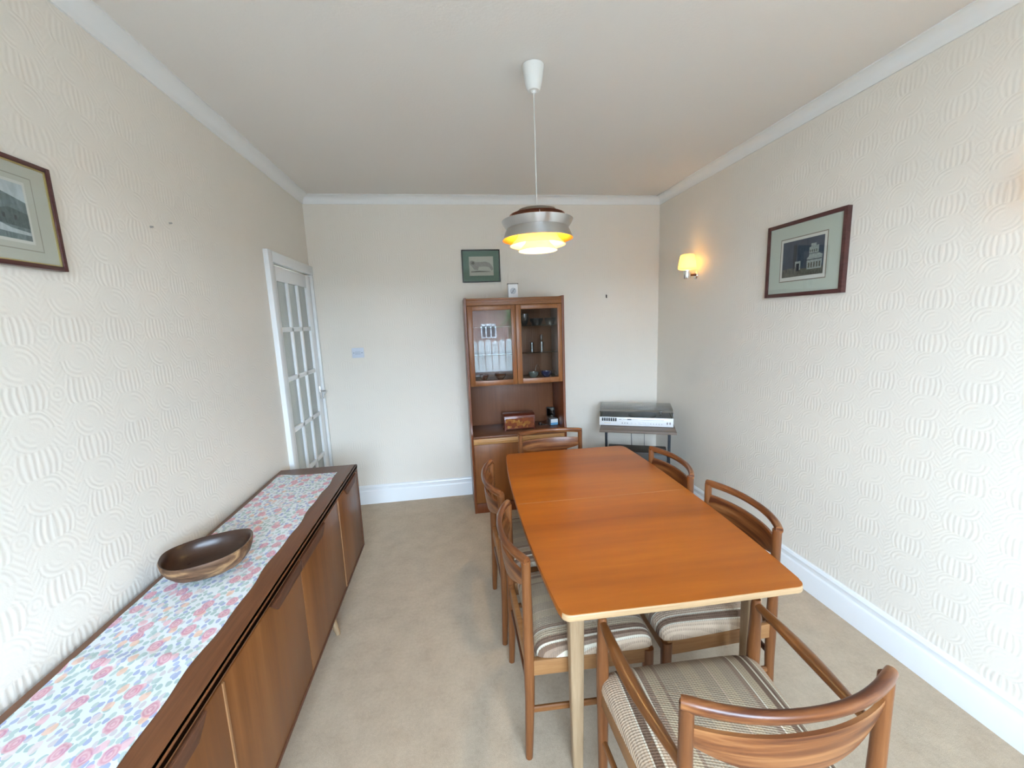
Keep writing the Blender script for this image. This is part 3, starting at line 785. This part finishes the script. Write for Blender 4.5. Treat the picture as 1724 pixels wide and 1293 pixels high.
bowl('serving_dish', 1.988, 3.50, zs3, 0.050, 0.056, M['glaze_black'], 'low black dish at the far right of the top shelf', 'dish', 0.75, 'black dishes on the top shelf')
def glass(name, x, y, z, r, h, label, stem=False):
    if stem: prof = [(0, 0), (r * 1.0, 0), (r * .9, .004), (.005, .01), (.004, h * .45), (r * .5, h * .55), (r * .85, h * .7), (r * .75, h), (r * .72, h), (r * .8, h * .7), (0, h * .56)]
    else: prof = [(0, 0), (r * .9, 0), (r, h), (r - .002, h), (r * .9 - .002, .008), (0, .008)]
    bm = B(); add_lathe(bm, prof, n=24); o = obj(name, bm, M['glassware']); o.location = (x, y, z); return tag(o, label, 'glass', 'glassware on the middle shelf')
glass('drinking_glass', 1.826, 3.52, zs2, 0.018, 0.075, 'small clear tumbler at the left of the middle shelf')
glass('drinking_glass', 1.908, 3.50, zs2, 0.018, 0.078, 'small clear tumbler in front of the taller stemmed glass')
glass('stemmed_glass', 1.922, 3.57, zs2, 0.016, 0.135, 'tall slim stemmed glass behind the right-hand tumbler', True)
bowl('pottery_bowl', 1.822, 3.46, zs1, 0.044, 0.052, M['glaze_green'], 'grey-green bowl at the cabinet bottom behind the right glass door')
bowl('pottery_bowl', 1.936, 3.46, zs1, 0.050, 0.055, M['glaze_blue'], 'deep blue bowl at the bottom of the right side of the cabinet')
bowl('pottery_bowl', 1.396, 3.50, zs1, 0.040, 0.050, M['glaze_brown'], 'smaller brown bowl behind the left glass door, left of its pair', 'bowl', 0.5)
bowl('pottery_bowl', 1.538, 3.50, zs1, 0.050, 0.052, M['glaze_brown'], 'wider brown bowl behind the left glass door, right of its pair', 'bowl', 0.5)
cup = thing('glass_mug', 'small glass mug with a looped handle by the deep blue bowl', 'mug', (2.008, 3.52, zs1))
bm = B(); add_lathe(bm, [(0, 0), (.018, 0), (.020, .05), (.018, .05), (.016, .006), (0, .006)], n=24); obj('cup_body', bm, M['glassware'], cup)
bm = B(); add_tube(bm, [(.019 + .014 * math.sin(PI * i / 8), 0, .042 - .03 * i / 8) for i in range(9)], .002, n=8); obj('handle', bm, M['glassware'], cup)
wire = B()
add_tube(wire, [(-.028 + .056 * i / 14, 0, .002 + .10 * math.sin(PI * i / 14) ** .6) for i in range(15)], .0018, n=8)
add_tube(wire, [(.028 * math.cos(2 * PI * i / 20), .028 * math.sin(2 * PI * i / 20), .003) for i in range(20)], .0018, n=6, closed=True)
o = obj('wire_holder', wire, M['chrome']); o.location = (1.880, 3.56, zs1); tag(o, 'thin arched metal wire holder standing behind the two right-hand bowls', 'holder')

# inlaid box on the worktop
def inlay():
    t = NT('inlaid_veneer'); co = t.coord(); n = t.node('ShaderNodeTexVoronoi'); t.l.new(t.scale(co, (42, 0, 44)), n.inputs['Vector']); n.inputs['Scale'].default_value = 1.0
    s = t.xyz(n.outputs['Color']); g = t.noise(t.scale(co, (8, 80, 80)), 1.0, 4)
    c = t.ramp(s[0], [(0, (0.22, 0.055, 0.02)), (.3, (0.33, 0.13, 0.03)), (.5, (0.18, 0.045, 0.018)), (.75, (0.40, 0.20, 0.045)), (.9, (0.26, 0.08, 0.025))], 'CONSTANT')
    return t.set(col=t.mix(t.m_('MULTIPLY', g, 0.3), c, (0.12, 0.03, 0.01)), rough=0.25, coat=0.4)
box = thing('jewellery_box', 'small reddish inlaid wooden box with a lid on the cabinet worktop', 'box', (1.680, 3.500, 0.6715), 0.03)
rd = plain('red_mahogany', (0.13, 0.028, 0.014), 0.25, coat=0.4)
bm = B(); add_box(bm, -.135, .135, -.065, .065, .008, .112, .002)
for sx in (-1, 1):
    for s2_ in (-1, 1): add_box(bm, sx * .128 - .007, sx * .128 + .007, s2_ * .058 - .007, s2_ * .058 + .007, 0, .008)
obj('box_body', bm, rd, box)
boxobj('inlay_panel', -.124, .124, -.0675, -.0648, .018, .106, inlay(), box)
bm = B(); add_prism(bm, [(-.066, .113), (.066, .113), (.055, .136), (.035, .142), (-.035, .138), (-.064, .126)], -.137, .137, .002, axis='x'); obj('box_lid', bm, rd, box)
# clear box with blue and white card, frame and key bunch
cbx = thing('card_box', 'small clear plastic box with blue and white label at the right of the worktop', 'box', (2.000, 3.545, 0.6715), 0.1)
boxobj('plastic_case', -.042, .042, -.04, .06, 0, .072, M['glassware'], cbx, .002)
boxobj('label', -.03, .036, -.0425, -.0408, .004, .058, plain('blue_card', (0.12, 0.36, 0.62), 0.4), cbx)['label'] = 'blue card label'
boxobj('label', -.03, .036, -.0440, -.0426, .026, .058, plain('white_card', (0.8, 0.85, 0.88), 0.4), cbx)['label'] = 'white card label'
boxobj('contents', -.036, .036, -.03, .05, .002, .055, plain('dull_grey_contents', (0.12, 0.13, 0.15), 0.5), cbx)
pf = thing('photo_stand', 'dark upright glass coaster leaning in the worktop corner behind the clear box', 'frame', (2.010, 3.645, 0.6715), -0.5)
boxobj('panel', -.035, .035, -.004, .004, 0, .135, thin_glass('dark_tinted_glass', (0.3, 0.33, 0.33), 0.05, 2.0), pf, .001)
bm = B()
for bx in ((-.038, -.035, 0, .138), (.035, .038, 0, .138), (-.038, .038, .135, .138)): add_box(bm, bx[0], bx[1], -.006, .006, bx[2], bx[3])
obj('frame_edge', bm, M['black'], pf)
bm = B()
add_tube(bm, [(.018 * math.cos(2 * PI * i / 20), .012 * math.sin(2 * PI * i / 20), .004) for i in range(20)], .0035, n=8, closed=True)
add_lathe(bm, [(0, 0), (.016, 0), (.018, .012), (.016, .026), (0, .028)], c=(-.026, 0, 0), n=20)
add_box(bm, .014, .055, -.006, .001, .0, .003, .0005); add_box(bm, .014, .05, .003, .012, .0, .003, .0005)
o = obj('key_bunch', bm, plain('dark_metal_keys', (0.09, 0.07, 0.06), 0.25, metal=0.7)); o.location = (1.912, 3.545, 0.6716); tag(o, 'little dark bunch of keys between the inlaid box and the clear box', 'keys')

# speaker/alarm on top of the unit
al = thing('door_chime', 'small white box with round dial standing on top of the wall unit', 'chime', (1.673, 3.50, 1.8002))
boxobj('case', -.040, .040, -.012, .03, 0, .118, plain('white_plastic', (0.9, 0.9, 0.9), 0.4), al, .002)
boxobj('back_plate', -.044, .047, -.008, .034, .1185, .126, plain('grey_plastic', (0.22, 0.2, 0.17), 0.4), al, .001)
bm = B(); add_lathe(bm, [(0, 0), (.026, 0), (.026, .0015), (0, .0015)], M=Matrix.Rotation(PI / 2, 4, 'X'), c=(0, -.0122, .062), n=32); obj('dial', bm, plain('pale_grey_dial', (0.55, 0.57, 0.6), 0.3), al)
bm = B()
for a0 in (0.1, PI + 0.1): add_tube(bm, [(.018 * math.cos(a0 - .1 + PI * .45 * i / 8), -.0145, .062 + .018 * math.sin(a0 + 1.2 + PI * .45 * i / 8) ) for i in range(9)], .0018, n=6)
add_lathe(bm, [(0, 0), (.004, 0), (.004, .003), (0, .003)], M=Matrix.Rotation(PI / 2, 4, 'X'), c=(0, -.0138, .062), n=14)
obj('dial_marks', bm, M['black_plastic'], al)

# ------------------------------------------------------------------ framed pictures
def picture(name, root_loc, rotz, w, h, fwid, fdep, frame_mat, mount_mat, label, draw, mw, slip=None, tilt=0.0):
    """local: x right, z up, y towards the wall; front faces -y"""
    r = thing(name, label, 'picture', root_loc, rotz); r.rotation_euler = (0, tilt, rotz)
    bm = B()
    for bx in ((-w / 2, -w / 2 + fwid, -h / 2, h / 2), (w / 2 - fwid, w / 2, -h / 2, h / 2), (-w / 2 + fwid, w / 2 - fwid, h / 2 - fwid, h / 2), (-w / 2 + fwid, w / 2 - fwid, -h / 2, -h / 2 + fwid)):
        add_box(bm, bx[0], bx[1], -fdep, 0, bx[2], bx[3], 0.0015)
    obj('frame', bm, frame_mat, r)
    iw, ih = w / 2 - fwid, h / 2 - fwid
    boxobj('mount', -iw, iw, -fdep + .008, -.002, -ih, ih, mount_mat, r)
    if slip:
        bm = B(); g_ = .0035
        for bx in ((-iw, -iw + g_, -ih, ih), (iw - g_, iw, -ih, ih), (-iw, iw, ih - g_, ih), (-iw, iw, -ih, -ih + g_)): add_box(bm, bx[0], bx[1], -fdep + .004, -fdep + .0075, bx[2], bx[3])
        obj('gilt_slip', bm, slip, r)
    bm = B(); mats = draw(bm, -fdep + .0075)
    obj('print', bm, mats, r, 0, keepn=True)
    boxobj('glass', -iw, iw, -fdep + .0025, -fdep + .0035, -ih, ih, M['pic_glass'], r)
    return r
def poly(bm, y, pts, mat, lift):
    vs = [bm.verts.new((a, y - 0.00025 * lift, b)) for a, b in pts]; f = bm.faces.new(vs); f.material_index = mat
    if f.normal.y > 0: pass
def rect(bm, y, x0, x1, z0, z1, mat, lift): poly(bm, y, [(x0, z0), (x1, z0), (x1, z1), (x0, z1)], mat, lift)

def draw_night(bm, y):
    rect(bm, y, -.155, .155, -.125, .118, 1, 1)          # plate line
    rect(bm, y, -.150, .150, -.120, .113, 0, 2)          # paper
    rect(bm, y, -.136, .136, -.100, .098, 2, 3)          # night sky
    poly(bm, y, [(-.136, -.100), (.136, -.100), (.136, -.060), (.02, -.062), (-.05, -.050), (-.136, -.055)], 4, 4)
    rect(bm, y, -.06, -.038, -.055, .075, 5, 5)          # dark tower
    poly(bm, y, [(.035, -.07), (.125, -.07), (.130, .0), (.085, .02), (.055, .008), (.032, -.012)], 3, 6)
    poly(bm, y, [(.045, .0), (.105, .012), (.105, .052), (.045, .046)], 3, 7)
    rect(bm, y, .056, .088, .046, .064, 3, 8)
    rect(bm, y, -.045, -.008, -.066, -.018, 3, 6); rect(bm, y, -.038, -.016, -.07, -.03, 5, 8)
    for k in range(5): rect(bm, y, .042 + k * .017, .052 + k * .017, -.062, -.034, 4, 9)
    for k in range(4): rect(bm, y, .050 + k * .013, .056 + k * .013, .018, .032, 4, 9)
    rect(bm, y, .030, .128, -.022, -.018, 5, 10); rect(bm, y, .04, .108, .010, .013, 5, 10)
    for k in range(9): rect(bm, y, -.128 + k * .012, -.124 + k * .012, -.085 + (k % 3) * .006, -.062 + (k % 4) * .005, 4 if k % 2 else 5, 7)
    return [M['paper_print'], plain('plate_line', (0.22, 0.17, 0.12), .8), M['ink_navy'], M['ink_white'], M['ink_brown'], plain('ink_black', (0.02, 0.022, 0.03), .8)]
picture('framed_print', (W - .0015, 2.095, 1.904), -PI / 2, 0.515, 0.418, 0.021, 0.026, M['frame_dark'], M['mat_sage'],
        'dark-framed night street print with pale mount hanging on the right wall', draw_night, 0.08, None, 0.0)

def draw_land(bm, y):
    rect(bm, y, -.150, .128, -.098, .098, 1, 1); rect(bm, y, -.147, .125, -.095, .095, 6, 2)
    rect(bm, y, -.137, .106, -.080, .082, 0, 3); rect(bm, y, -.130, .099, -.072, .074, 2, 4)
    poly(bm, y, [(-.130, .02), (-.06, .045), (.02, .05), (.099, .028), (.099, -.072), (-.130, -.072)], 3, 5)
    poly(bm, y, [(-.10, -.03), (-.10, .01), (-.05, .025), (.0, .012), (.0, -.03)], 4, 6)
    poly(bm, y, [(.01, -.035), (.01, -.005), (.05, .008), (.099, -.002), (.099, -.04)], 5, 6)
    poly(bm, y, [(-.130, -.045), (.0, -.03), (.05, -.045), (.099, -.05), (.099, -.058), (.03, -.056), (-.05, -.05), (-.13, -.06)], 2, 7)
    for k in range(6): rect(bm, y, -.09 + k * .03, -.083 + k * .03, -.022, -.010, 7, 8)
    return [M['paper_print'], plain('mount_line', (0.36, 0.33, 0.26), .8), M['ink_sky'], M['ink_teal'], M['ink_dteal'], M['ink_dteal'], M['mat_cream'], plain('ink_grey_black', (0.05, 0.06, 0.06), .8)]
picture('framed_print', (.0015, 1.253, 1.953), PI / 2, 0.37, 0.285, 0.012, 0.022, M['frame_dark'], M['mat_cream'],
        'landscape print with cream mount and gilt edge on the left wall above the sideboard', draw_land, 0.05, M['gold'], 0.0)

def draw_sketch(bm, y):
    rect(bm, y, -.105, .108, -.082, .082, 0, 1)
    poly(bm, y, [(-.10, .02), (-.095, .042), (-.075, .048), (-.05, .036), (.0, .035), (.04, .038), (.075, .026), (.10, -.005), (.105, -.03), (.09, -.04), (.07, -.01), (.03, -.004), (-.02, -.006), (-.03, -.035), (-.06, -.03), (-.08, -.005)], 1, 2)
    poly(bm, y, [(-.09, -.045), (-.02, -.04), (.07, -.046), (.09, -.05), (-.09, -.052)], 2, 2)
    poly(bm, y, [(-.088, .022), (-.08, .038), (-.062, .040), (-.055, .022), (-.07, .012)], 2, 3)
    return [plain('sketch_paper', (0.50, 0.49, 0.41), .8), M['ink_sketch'], M['ink_brown']]
picture('framed_sketch', (1.433, D - .0015, 2.100), 0.0, 0.336, 0.278, 0.009, 0.018, M['frame_black'], M['mat_green'],
        'small black-framed sketch with green mount above the wall unit', draw_sketch, 0.05)

# ------------------------------------------------------------------ pendant lamp
pend = thing('pendant_lamp', 'tiered aluminium and copper pendant lamp hanging over the dining table', 'lamp', (1.545, 1.883, 0))
bm = B(); add_lathe(bm, [(0, 2.678), (.047, 2.678), (.047, 2.672), (.045, 2.665), (.036, 2.612), (.029, 2.588), (.024, 2.582), (.012, 2.581), (.008, 2.572), (0, 2.572)], n=36)
obj('ceiling_rose', bm, M['cream_plastic'], pend)
bm = B(); add_tube(bm, [(0, 0, 2.575), (0, 0, 2.08)], 0.0024, upv=(1, 0, 0), n=8); obj('cord', bm, plain('pale_cord', (0.7, 0.69, 0.65), 0.5), pend)
t = NT('brushed_aluminium'); n = t.noise(t.scale(t.coord(), (1, 1, 400)), 3.0, 2); t.set(col=(0.58, 0.57, 0.56), metal=1.0, rough=t.m_('ADD', t.m_('MULTIPLY', n, .14), .24))
tg = t.node('ShaderNodeTangent', direction_type='RADIAL', axis='Z'); t.l.new(tg.outputs[0], t.b.inputs['Tangent']); t.b.inputs['Anisotropic'].default_value = 0.9; t.b.inputs['Anisotropic Rotation'].default_value = 0.25; M['alu'] = t.m
M['copper'] = plain('copper_lacquer', (0.48, 0.23, 0.17), 0.26, metal=1.0)
M['orange'] = plain('orange_enamel', (0.90, 0.30, 0.02), 0.45)
M['white_en'] = plain('cream_enamel', (0.88, 0.80, 0.52), 0.5)
def ring_shade(name, prof, mo, mi, label=None):
    bm = B(); n = len(prof)
    add_lathe(bm, shell(prof, 0.0012), n=64, closed=True)
    for f in bm.faces: pass
    o = obj(name, bm, [mo], pend, 30)
    if label: o['label'] = label
    if mi is not None:
        b2 = B(); add_lathe(b2, shell([(r - .0022, z) for r, z in prof], 0.0006), n=64, closed=True)
        obj('shade_lining', b2, mi, o, 30)
    return o
ring_shade('shade_ring', [(.085, 2.097), (.074, 2.086), (.060, 2.079)], M['alu'], None, 'small silver top ring')
ring_shade('shade_ring', [(.123, 2.077), (.113, 2.063), (.102, 2.054)], M['copper'], None, 'copper coloured ring')
ring_shade('shade_ring', [(.159, 2.053), (.150, 2.036), (.136, 2.018)], M['alu'], None, 'wide flared silver ring')
ring_shade('shade_ring', [(.138, 2.019), (.146, 2.002), (.159, 1.973)], M['alu'], M['orange'], 'lower silver ring lined in orange')
ring_shade('shade_ring', [(.084, 1.998), (.097, 1.975), (.125, 1.948)], M['white_en'], None, 'cream inner ring')
ring_shade('shade_ring', [(.048, 1.982), (.058, 1.957), (.087, 1.925)], M['white_en'], None, 'smallest cream inner ring')
bm = B(); add_lathe(bm, [(0, 2.0195), (.1340, 2.0195), (.1340, 2.0180), (0, 2.0180)], n=48); obj('light_stop_disc', bm, M['white_en'], pend)  # added disc closing the waist, keeps bulb light off the ceiling
bm = B()
add_lathe(bm, [(0, 2.080), (.0585, 2.080), (.0585, 2.0785), (0, 2.0785)], n=32)  # cover disc added under the top ring to block upward light
add_lathe(bm, [(0, 2.10), (.020, 2.10), (.020, 2.05), (0, 2.05)], n=20); add_lathe(bm, [(0, 2.055), (.03, 2.055), (.03, 2.0196), (0, 2.0196)], n=20)
for a in range(3):
    c, s_ = math.cos(a * 2.094 + .4), math.sin(a * 2.094 + .4)
    add_tube(bm, [(.02 * c, .02 * s_, 2.076), (.122 * c, .122 * s_, 2.070), (.150 * c, .150 * s_, 2.036)], .0018, n=6)
    add_tube(bm, [(.02 * c, .02 * s_, 2.056), (.136 * c, .136 * s_, 2.019), (.084 * c, .084 * s_, 1.998), (.048 * c, .048 * s_, 1.982)], .0018, n=6)
obj('holder_and_light_stop', bm, M['alu'], pend)
M['bulb'] = NT('warm_bulb').set(col=(1, 1, 1), emis=(1.0, 0.66, 0.30), es=210.0)
bm = B(); add_lathe(bm, [(0, 2.052), (.012, 2.05), (.014, 2.035), (.026, 2.012), (.030, 1.995), (.024, 1.975), (.012, 1.966), (0, 1.964)], n=24); obj('bulb', bm, M['bulb'], pend)

# ------------------------------------------------------------------ wall lights
t = NT('lit_shade'); t.set(col=(0.92, 0.86, 0.62), rough=0.5, trans=0.0)
out_ = t.n['Material Output']; tl = t.node('ShaderNodeBsdfTranslucent'); tl.inputs[0].default_value = (0.97, 0.88, 0.60, 1)
mx = t.node('ShaderNodeMixShader'); mx.inputs[0].default_value = 0.6; t.l.new(t.b.outputs[0], mx.inputs[1]); t.l.new(tl.outputs[0], mx.inputs[2]); t.l.new(mx.outputs[0], out_.inputs[0])
M['lit_shade'] = t.m
M['bulb2'] = NT('small_warm_bulb').set(col=(1, 1, 1), emis=(1.0, 0.60, 0.24), es=40.0)
def sconce(y, label):
    r = thing('wall_light', label, 'lamp', (W - .0015, y, 1.975), 0, 'wall lights on the right wall')
    bm = B(); add_lathe(bm, [(0, 0), (.030, 0), (.030, .008), (.024, .016), (0, .016)], M=Matrix.Rotation(-PI / 2, 4, 'Y'), c=(0, 0, -.055), n=28); obj('wall_plate', bm, M['chrome'], r)
    bm = B(); add_tube(bm, [(-.014, 0, -.052), (-.060, 0, -.052)], .009, .009, n=12, power=4); obj('arm', bm, M['afro_x'], r)['label'] = 'brown wooden arm'
    bm = B(); add_lathe(bm, [(0, -.083), (.027, -.083), (.029, -.079), (.029, -.018), (.024, -.016), (0, -.016)], c=(-.082, 0, 0), n=28); obj('lamp_cup', bm, M['chrome'], r)
    bm = B(); pr = [(.028, -.014), (.060, -.008), (.068, -.002), (.068, .012), (.062, .055), (.053, .096), (.047, .104), (.040, .107)]
    add_lathe(bm, shell(pr, -.002), c=(-.082, 0, 0), n=40, closed=True); obj('lamp_shade', bm, M['lit_shade'], r)
    bm = B(); add_lathe(bm, [(0, .0), (.012, .002), (.017, .03), (.012, .05), (0, .056)], c=(-.082, 0, 0), n=18); obj('bulb', bm, M['bulb2'], r)
    return r
sc1 = sconce(3.125, 'lit cream-shaded wall light with wooden arm on the right wall near the back corner')
dup(sc1, (W - .0015, 1.02, 1.975), 0, 'second cream-shaded wall light beyond the night print, nearest the viewer', 'wall lights on the right wall')

# ------------------------------------------------------------------ music centre and its stand
ang = math.radians(-24.6)
st = thing('hifi_stand', 'low stand with brown top and black metal legs across the back right corner', 'stand', (2.322, 3.215, 0), ang)
# local: x right along the front, y back
boxobj('stand_top', 0, .610, 0, .42, .660, .679, M['stand_wood'], st, .002)
for x in (.055, .555):
    boxobj('leg', x - .010, x + .010, .020, .040, 0, .6595, M['black'], st, .001)
    boxobj('foot', x - .010, x + .010, .0405, .40, 0, .02, M['black'], st, .001)
    boxobj('top_bearer', x - .010, x + .010, .0405, .40, .640, .6595, M['black'], st, .001)
boxobj('record_rack', .0655, .5445, .035, .235, .10, .490, M['dark_box'], st, .002)
for a, b in ((.070, .303), (.307, .540)): boxobj('rack_door', a, b, .028, .0345, .105, .475, M['dark_front'], st, .001)
boxobj('lower_bar', .066, .544, .382, .398, .002, .018, M['black'], st)
mc = thing('music_centre', 'silver record player and radio with smoked lid on the corner stand', 'music centre', (2.378, 3.362, 0.6795), ang)
w_, d_ = .606, .295
bm = B(); add_box(bm, 0, w_, .004, d_, .006, .062, .002)
for x in (.04, w_ - .04):
    for y in (.03, d_ - .03): add_box(bm, x - .012, x + .012, y - .012, y + .012, 0, .006)
obj('body', bm, plain('dark_hifi_body', (0.06, 0.055, 0.05), 0.4), mc)
boxobj('front_panel', 0, w_, -.004, .0035, .004, .078, M['silver'], mc, .001)
bm = B(); add_lathe(bm, [(0, 0), (.118, 0), (.118, .010), (.020, .012), (.0, .012)], c=(.36, .152, .0625), n=48); boxobj('deck_plate', .012, w_ - .012, .012, d_ - .008, .0622, .0645, plain('grey_deck', (0.33, 0.33, 0.34), .4), mc)
obj('platter', bm, plain('platter_grey', (0.16, 0.16, 0.17), 0.3, metal=.4), mc)
bm = B(); add_tube(bm, [(.52, .25, .078), (.52, .12, .080), (.495, .075, .078)], .003, n=8); add_lathe(bm, [(0, 0), (.016, 0), (.016, .016), (0, .016)], c=(.52, .25, .0625), n=20); obj('tone_arm', bm, M['chrome'], mc)
# lid: hollow smoked cover with a sloping front
bm = B(); z0 = .0785
oa = [(0, z0), (0, z0 + .043), (.045, z0 + .066), (d_, z0 + .072), (d_, z0)]
def lidpt(x, p): return (x, p[0], p[1])
L_ = [bm.verts.new(lidpt(.002, p)) for p in oa]; R_ = [bm.verts.new(lidpt(w_ - .002, p)) for p in oa]
bm.faces.new(L_); bm.faces.new(R_[::-1])
for i in range(4): bm.faces.new((L_[i], R_[i], R_[i + 1], L_[i + 1]))
bmesh.ops.bevel(bm, geom=[e for e in bm.edges if len(e.link_faces) == 2], offset=.003, segments=2, affect='EDGES')
obj('dust_cover', bm, M['smoke'], mc, 40)
bm = B()
for k in range(7): add_box(bm, .022 + k * .0185, .0345 + k * .0185, -.012, -.004, .044, .072, .002)
obj('push_keys', bm, M['black_plastic'], mc)
bm = B(); add_box(bm, .165, .187, -.0055, -.004, .057, .061); add_box(bm, .196, .53, -.0050, -.004, .0585, .0605)
add_box(bm, .235, .268, -.0065, -.004, .056, .065, .0005)
for k in range(3): add_box(bm, .190 + k * .021, .197 + k * .021, -.006, -.004, .024, .032, .001)
for k in range(5): add_box(bm, .425 + k * .022, .429 + k * .022, -.0055, -.004, .024, .029)
obj('tuning_scale', bm, plain('dark_marks', (0.08, 0.08, 0.09), .4), mc)
for k in range(4):
    bm = B(); add_lathe(bm, [(0, 0), (.008, 0), (.007, .010), (0, .010)], M=Matrix.Rotation(PI / 2, 4, 'X'), c=(.275 + k * .038, -.004, .026), n=20); obj('knob', bm, M['silver'], mc)
bm = B()
for x in (.558, .580): add_lathe(bm, [(0, 0), (.0075, 0), (.0070, .004), (0, .004)], M=Matrix.Rotation(PI / 2, 4, 'X') @ Matrix.Diagonal((.7, 1.5, 1, 1)), c=(x, -.004, .035), n=18)
obj('sockets', bm, plain('mauve_grey_socket', (0.22, 0.19, 0.22), .4), mc)
boxobj('name_strip', .040, .098, -.0046, -.004, .025, .028, M['gold'], mc)
for i, (x, dx, y, lab) in enumerate(((.255, .03, .30, 'thin black mains lead hanging behind the stand, curving to the right'), (.375, .0, .30, 'thin dark lead hanging straight down behind the stand'))):
    bm = B(); c, s_ = math.cos(ang), math.sin(ang)
    pts = []
    for k in range(12):
        f = k / 11; lx = x + dx * f ** 1.5; ly = y + .17 + .0 * f
        ly = .455
        pts.append((2.322 + lx * c - ly * s_, 3.215 + lx * s_ + ly * c, .70 - .699 * f))
    add_tube(bm, pts, .003 if i == 0 else .002, upv=(1, 0, 0), n=8)
    tag(obj('power_cable', bm, M['black_plastic']), lab, 'cable')

# ------------------------------------------------------------------ small wall fittings
sw = thing('blanking_plate', 'square white plastic plate with two screws on the back wall beside the door', 'plate', (.326, D - .001, 1.389))
boxobj('plate', -.050, .050, -.009, 0, -.043, .043, plain('bluish_white_plastic', (0.66, 0.70, 0.78), 0.4), sw, .003)
boxobj('cover', -.024, .024, -.0115, -.0091, -.015, .015, plain('grey_plastic_cover', (0.56, 0.61, 0.68), 0.4), sw, .001)
M['screw'] = plain('grey_screw', (0.3, 0.34, 0.36), .3, metal=.6)
for x in (-.034, .034):
    bm = B(); add_lathe(bm, [(0, 0), (.005, 0), (.004, .002), (0, .002)], M=Matrix.Rotation(PI / 2, 4, 'X'), c=(x, -.0091, 0), n=12)
    obj('screw', bm, M['screw'], sw)
bm = B(); add_tube(bm, [(0, 0, .012), (0, -.008, .012), (0, -.012, .004), (0, -.012, -.008), (0, -.010, -.014)], .004, n=8); add_box(bm, -.004, .004, -.003, 0, -.012, .016)
o = obj('wall_hook', bm, plain('dark_hook', (0.05, 0.03, 0.02), .5)); o.location = (2.588, D - .001, 1.806); tag(o, 'small dark picture hook left on the back wall right of the wall unit', 'hook')
for y, z, lab in ((1.985, 2.073, 'small screw in the left wall, the one nearer the door'), (1.864, 2.032, 'small screw in the left wall, the one nearer the landscape print')):
    bm = B(); add_lathe(bm, [(0, 0), (.004, 0), (.003, .010), (0, .010)], M=Matrix.Rotation(PI / 2, 4, 'Y'), n=12)
    o = obj('wall_screw', bm, plain('screw_pale', (0.35, 0.33, 0.30), .4)); o.location = (.0005, y, z); tag(o, lab, 'screw')

# ------------------------------------------------------------------ garden outside the window (seen as a reflection in the cabinet glass)
struct(boxobj('garden_ground', -14, 18, -24, FY - T - .01, -.45, -.35, plain('garden_paving', (0.34, 0.31, 0.27), .9)))
fence = thing('garden_fence', 'pale weathered garden fence of upright boards outside the window', 'fence', (2.5, -5.2, -.35))
bm = B()
for k in range(60):
    x = -6 + k * .2; h = 1.42 + .02 * math.sin(k * 2.1)
    add_prism(bm, [(x, 0), (x + .165, 0), (x + .165, h - .05), (x + .12, h), (x + .045, h), (x, h - .05)], -.012, .012, axis='y')
obj('fence_boards', bm, ink('weathered_board', (0.42, 0.43, 0.41), (0.60, 0.62, 0.60), 6, (1, 1, .3)), fence)
bm = B()
for z in (.35, 1.05): add_box(bm, -6, 6, -.06, -.014, z, z + .07)
obj('fence_rail', bm, plain('rail_grey', (0.3, 0.3, 0.28), .8), fence)
house = thing('brick_house', 'red-brown brick house with a white window beyond the garden fence', 'house', (4.0, -15, -.35))
t = NT('house_brick'); br = t.node('ShaderNodeTexBrick'); t.l.new(t.scale(t.coord(), (1, 1, 1)), br.inputs['Vector'])
mp = t.node('ShaderNodeCombineXYZ'); s = t.xyz(t.coord()); t.l.new(s[0], mp.inputs[0]); t.l.new(s[2], mp.inputs[1]); t.l.new(mp.outputs[0], br.inputs['Vector'])
br.inputs['Scale'].default_value = 4.5; br.inputs['Color1'].default_value = (0.24, 0.12, 0.09, 1); br.inputs['Color2'].default_value = (0.30, 0.17, 0.13, 1); br.inputs['Mortar'].default_value = (0.36, 0.33, 0.30, 1)
t.set(col=br.outputs['Color'], rough=.9)
boxobj('house_wall', -10, 12, -4, 0, 0, 2.65, t.m, house)
bm = B(); add_prism(bm, [(-4.3, 2.65), (.3, 2.65), (-2, 3.35)], -10.3, 12.3, axis='x'); obj('roof', bm, plain('roof_slate', (0.08, 0.075, 0.075), .8), house)
wf = B()
for bx in ((-1.3, -.5, 1.72, 1.82), (-1.3, -.5, 1.08, 1.14), (-1.3, -1.24, 1.1, 1.8), (-.56, -.5, 1.1, 1.8), (-1.06, -1.01, 1.1, 1.8), (-.80, -.75, 1.1, 1.8)): add_box(wf, bx[0], bx[1], .0, .08, bx[2], bx[3])
hwf = obj('window_frame', wf, plain('upvc_white', (0.9, 0.9, 0.9), .4), house)
boxobj('window_glass', -1.27, -.53, .01, .03, 1.1, 1.78, plain('dark_glass', (0.03, 0.04, 0.05), .08), hwf)
palm = thing('palm_tree', 'spiky green palm standing by the garden fence outside the window', 'tree', (3.0, -6.3, -.35))
bm = B(); add_tube(bm, [(0, 0, 0), (.02, 0, 1.0), (0, 0, 2.0)], [.10, .08, .07], upv=(1, 0, 0), n=12); obj('trunk', bm, plain('palm_trunk', (0.16, 0.11, 0.07), .9), palm)
bm = B()
for k in range(70):
    a = random.uniform(0, 2 * PI); e = random.uniform(-.3, 1.3); L = random.uniform(.5, .8); pts = []
    for i in range(6):
        f = i / 5; rr_ = L * f * math.cos(e); zz = 2.0 + L * f * math.sin(e) - .28 * f * f * L
        pts.append((rr_ * math.cos(a), rr_ * math.sin(a), zz))
    add_tube(bm, pts, [.016, .018, .016, .012, .007, .001], .002, n=4)
fo = obj('fronds', bm, plain('palm_green', (0.12, 0.20, 0.07), .6), palm); fo['kind'] = 'stuff'
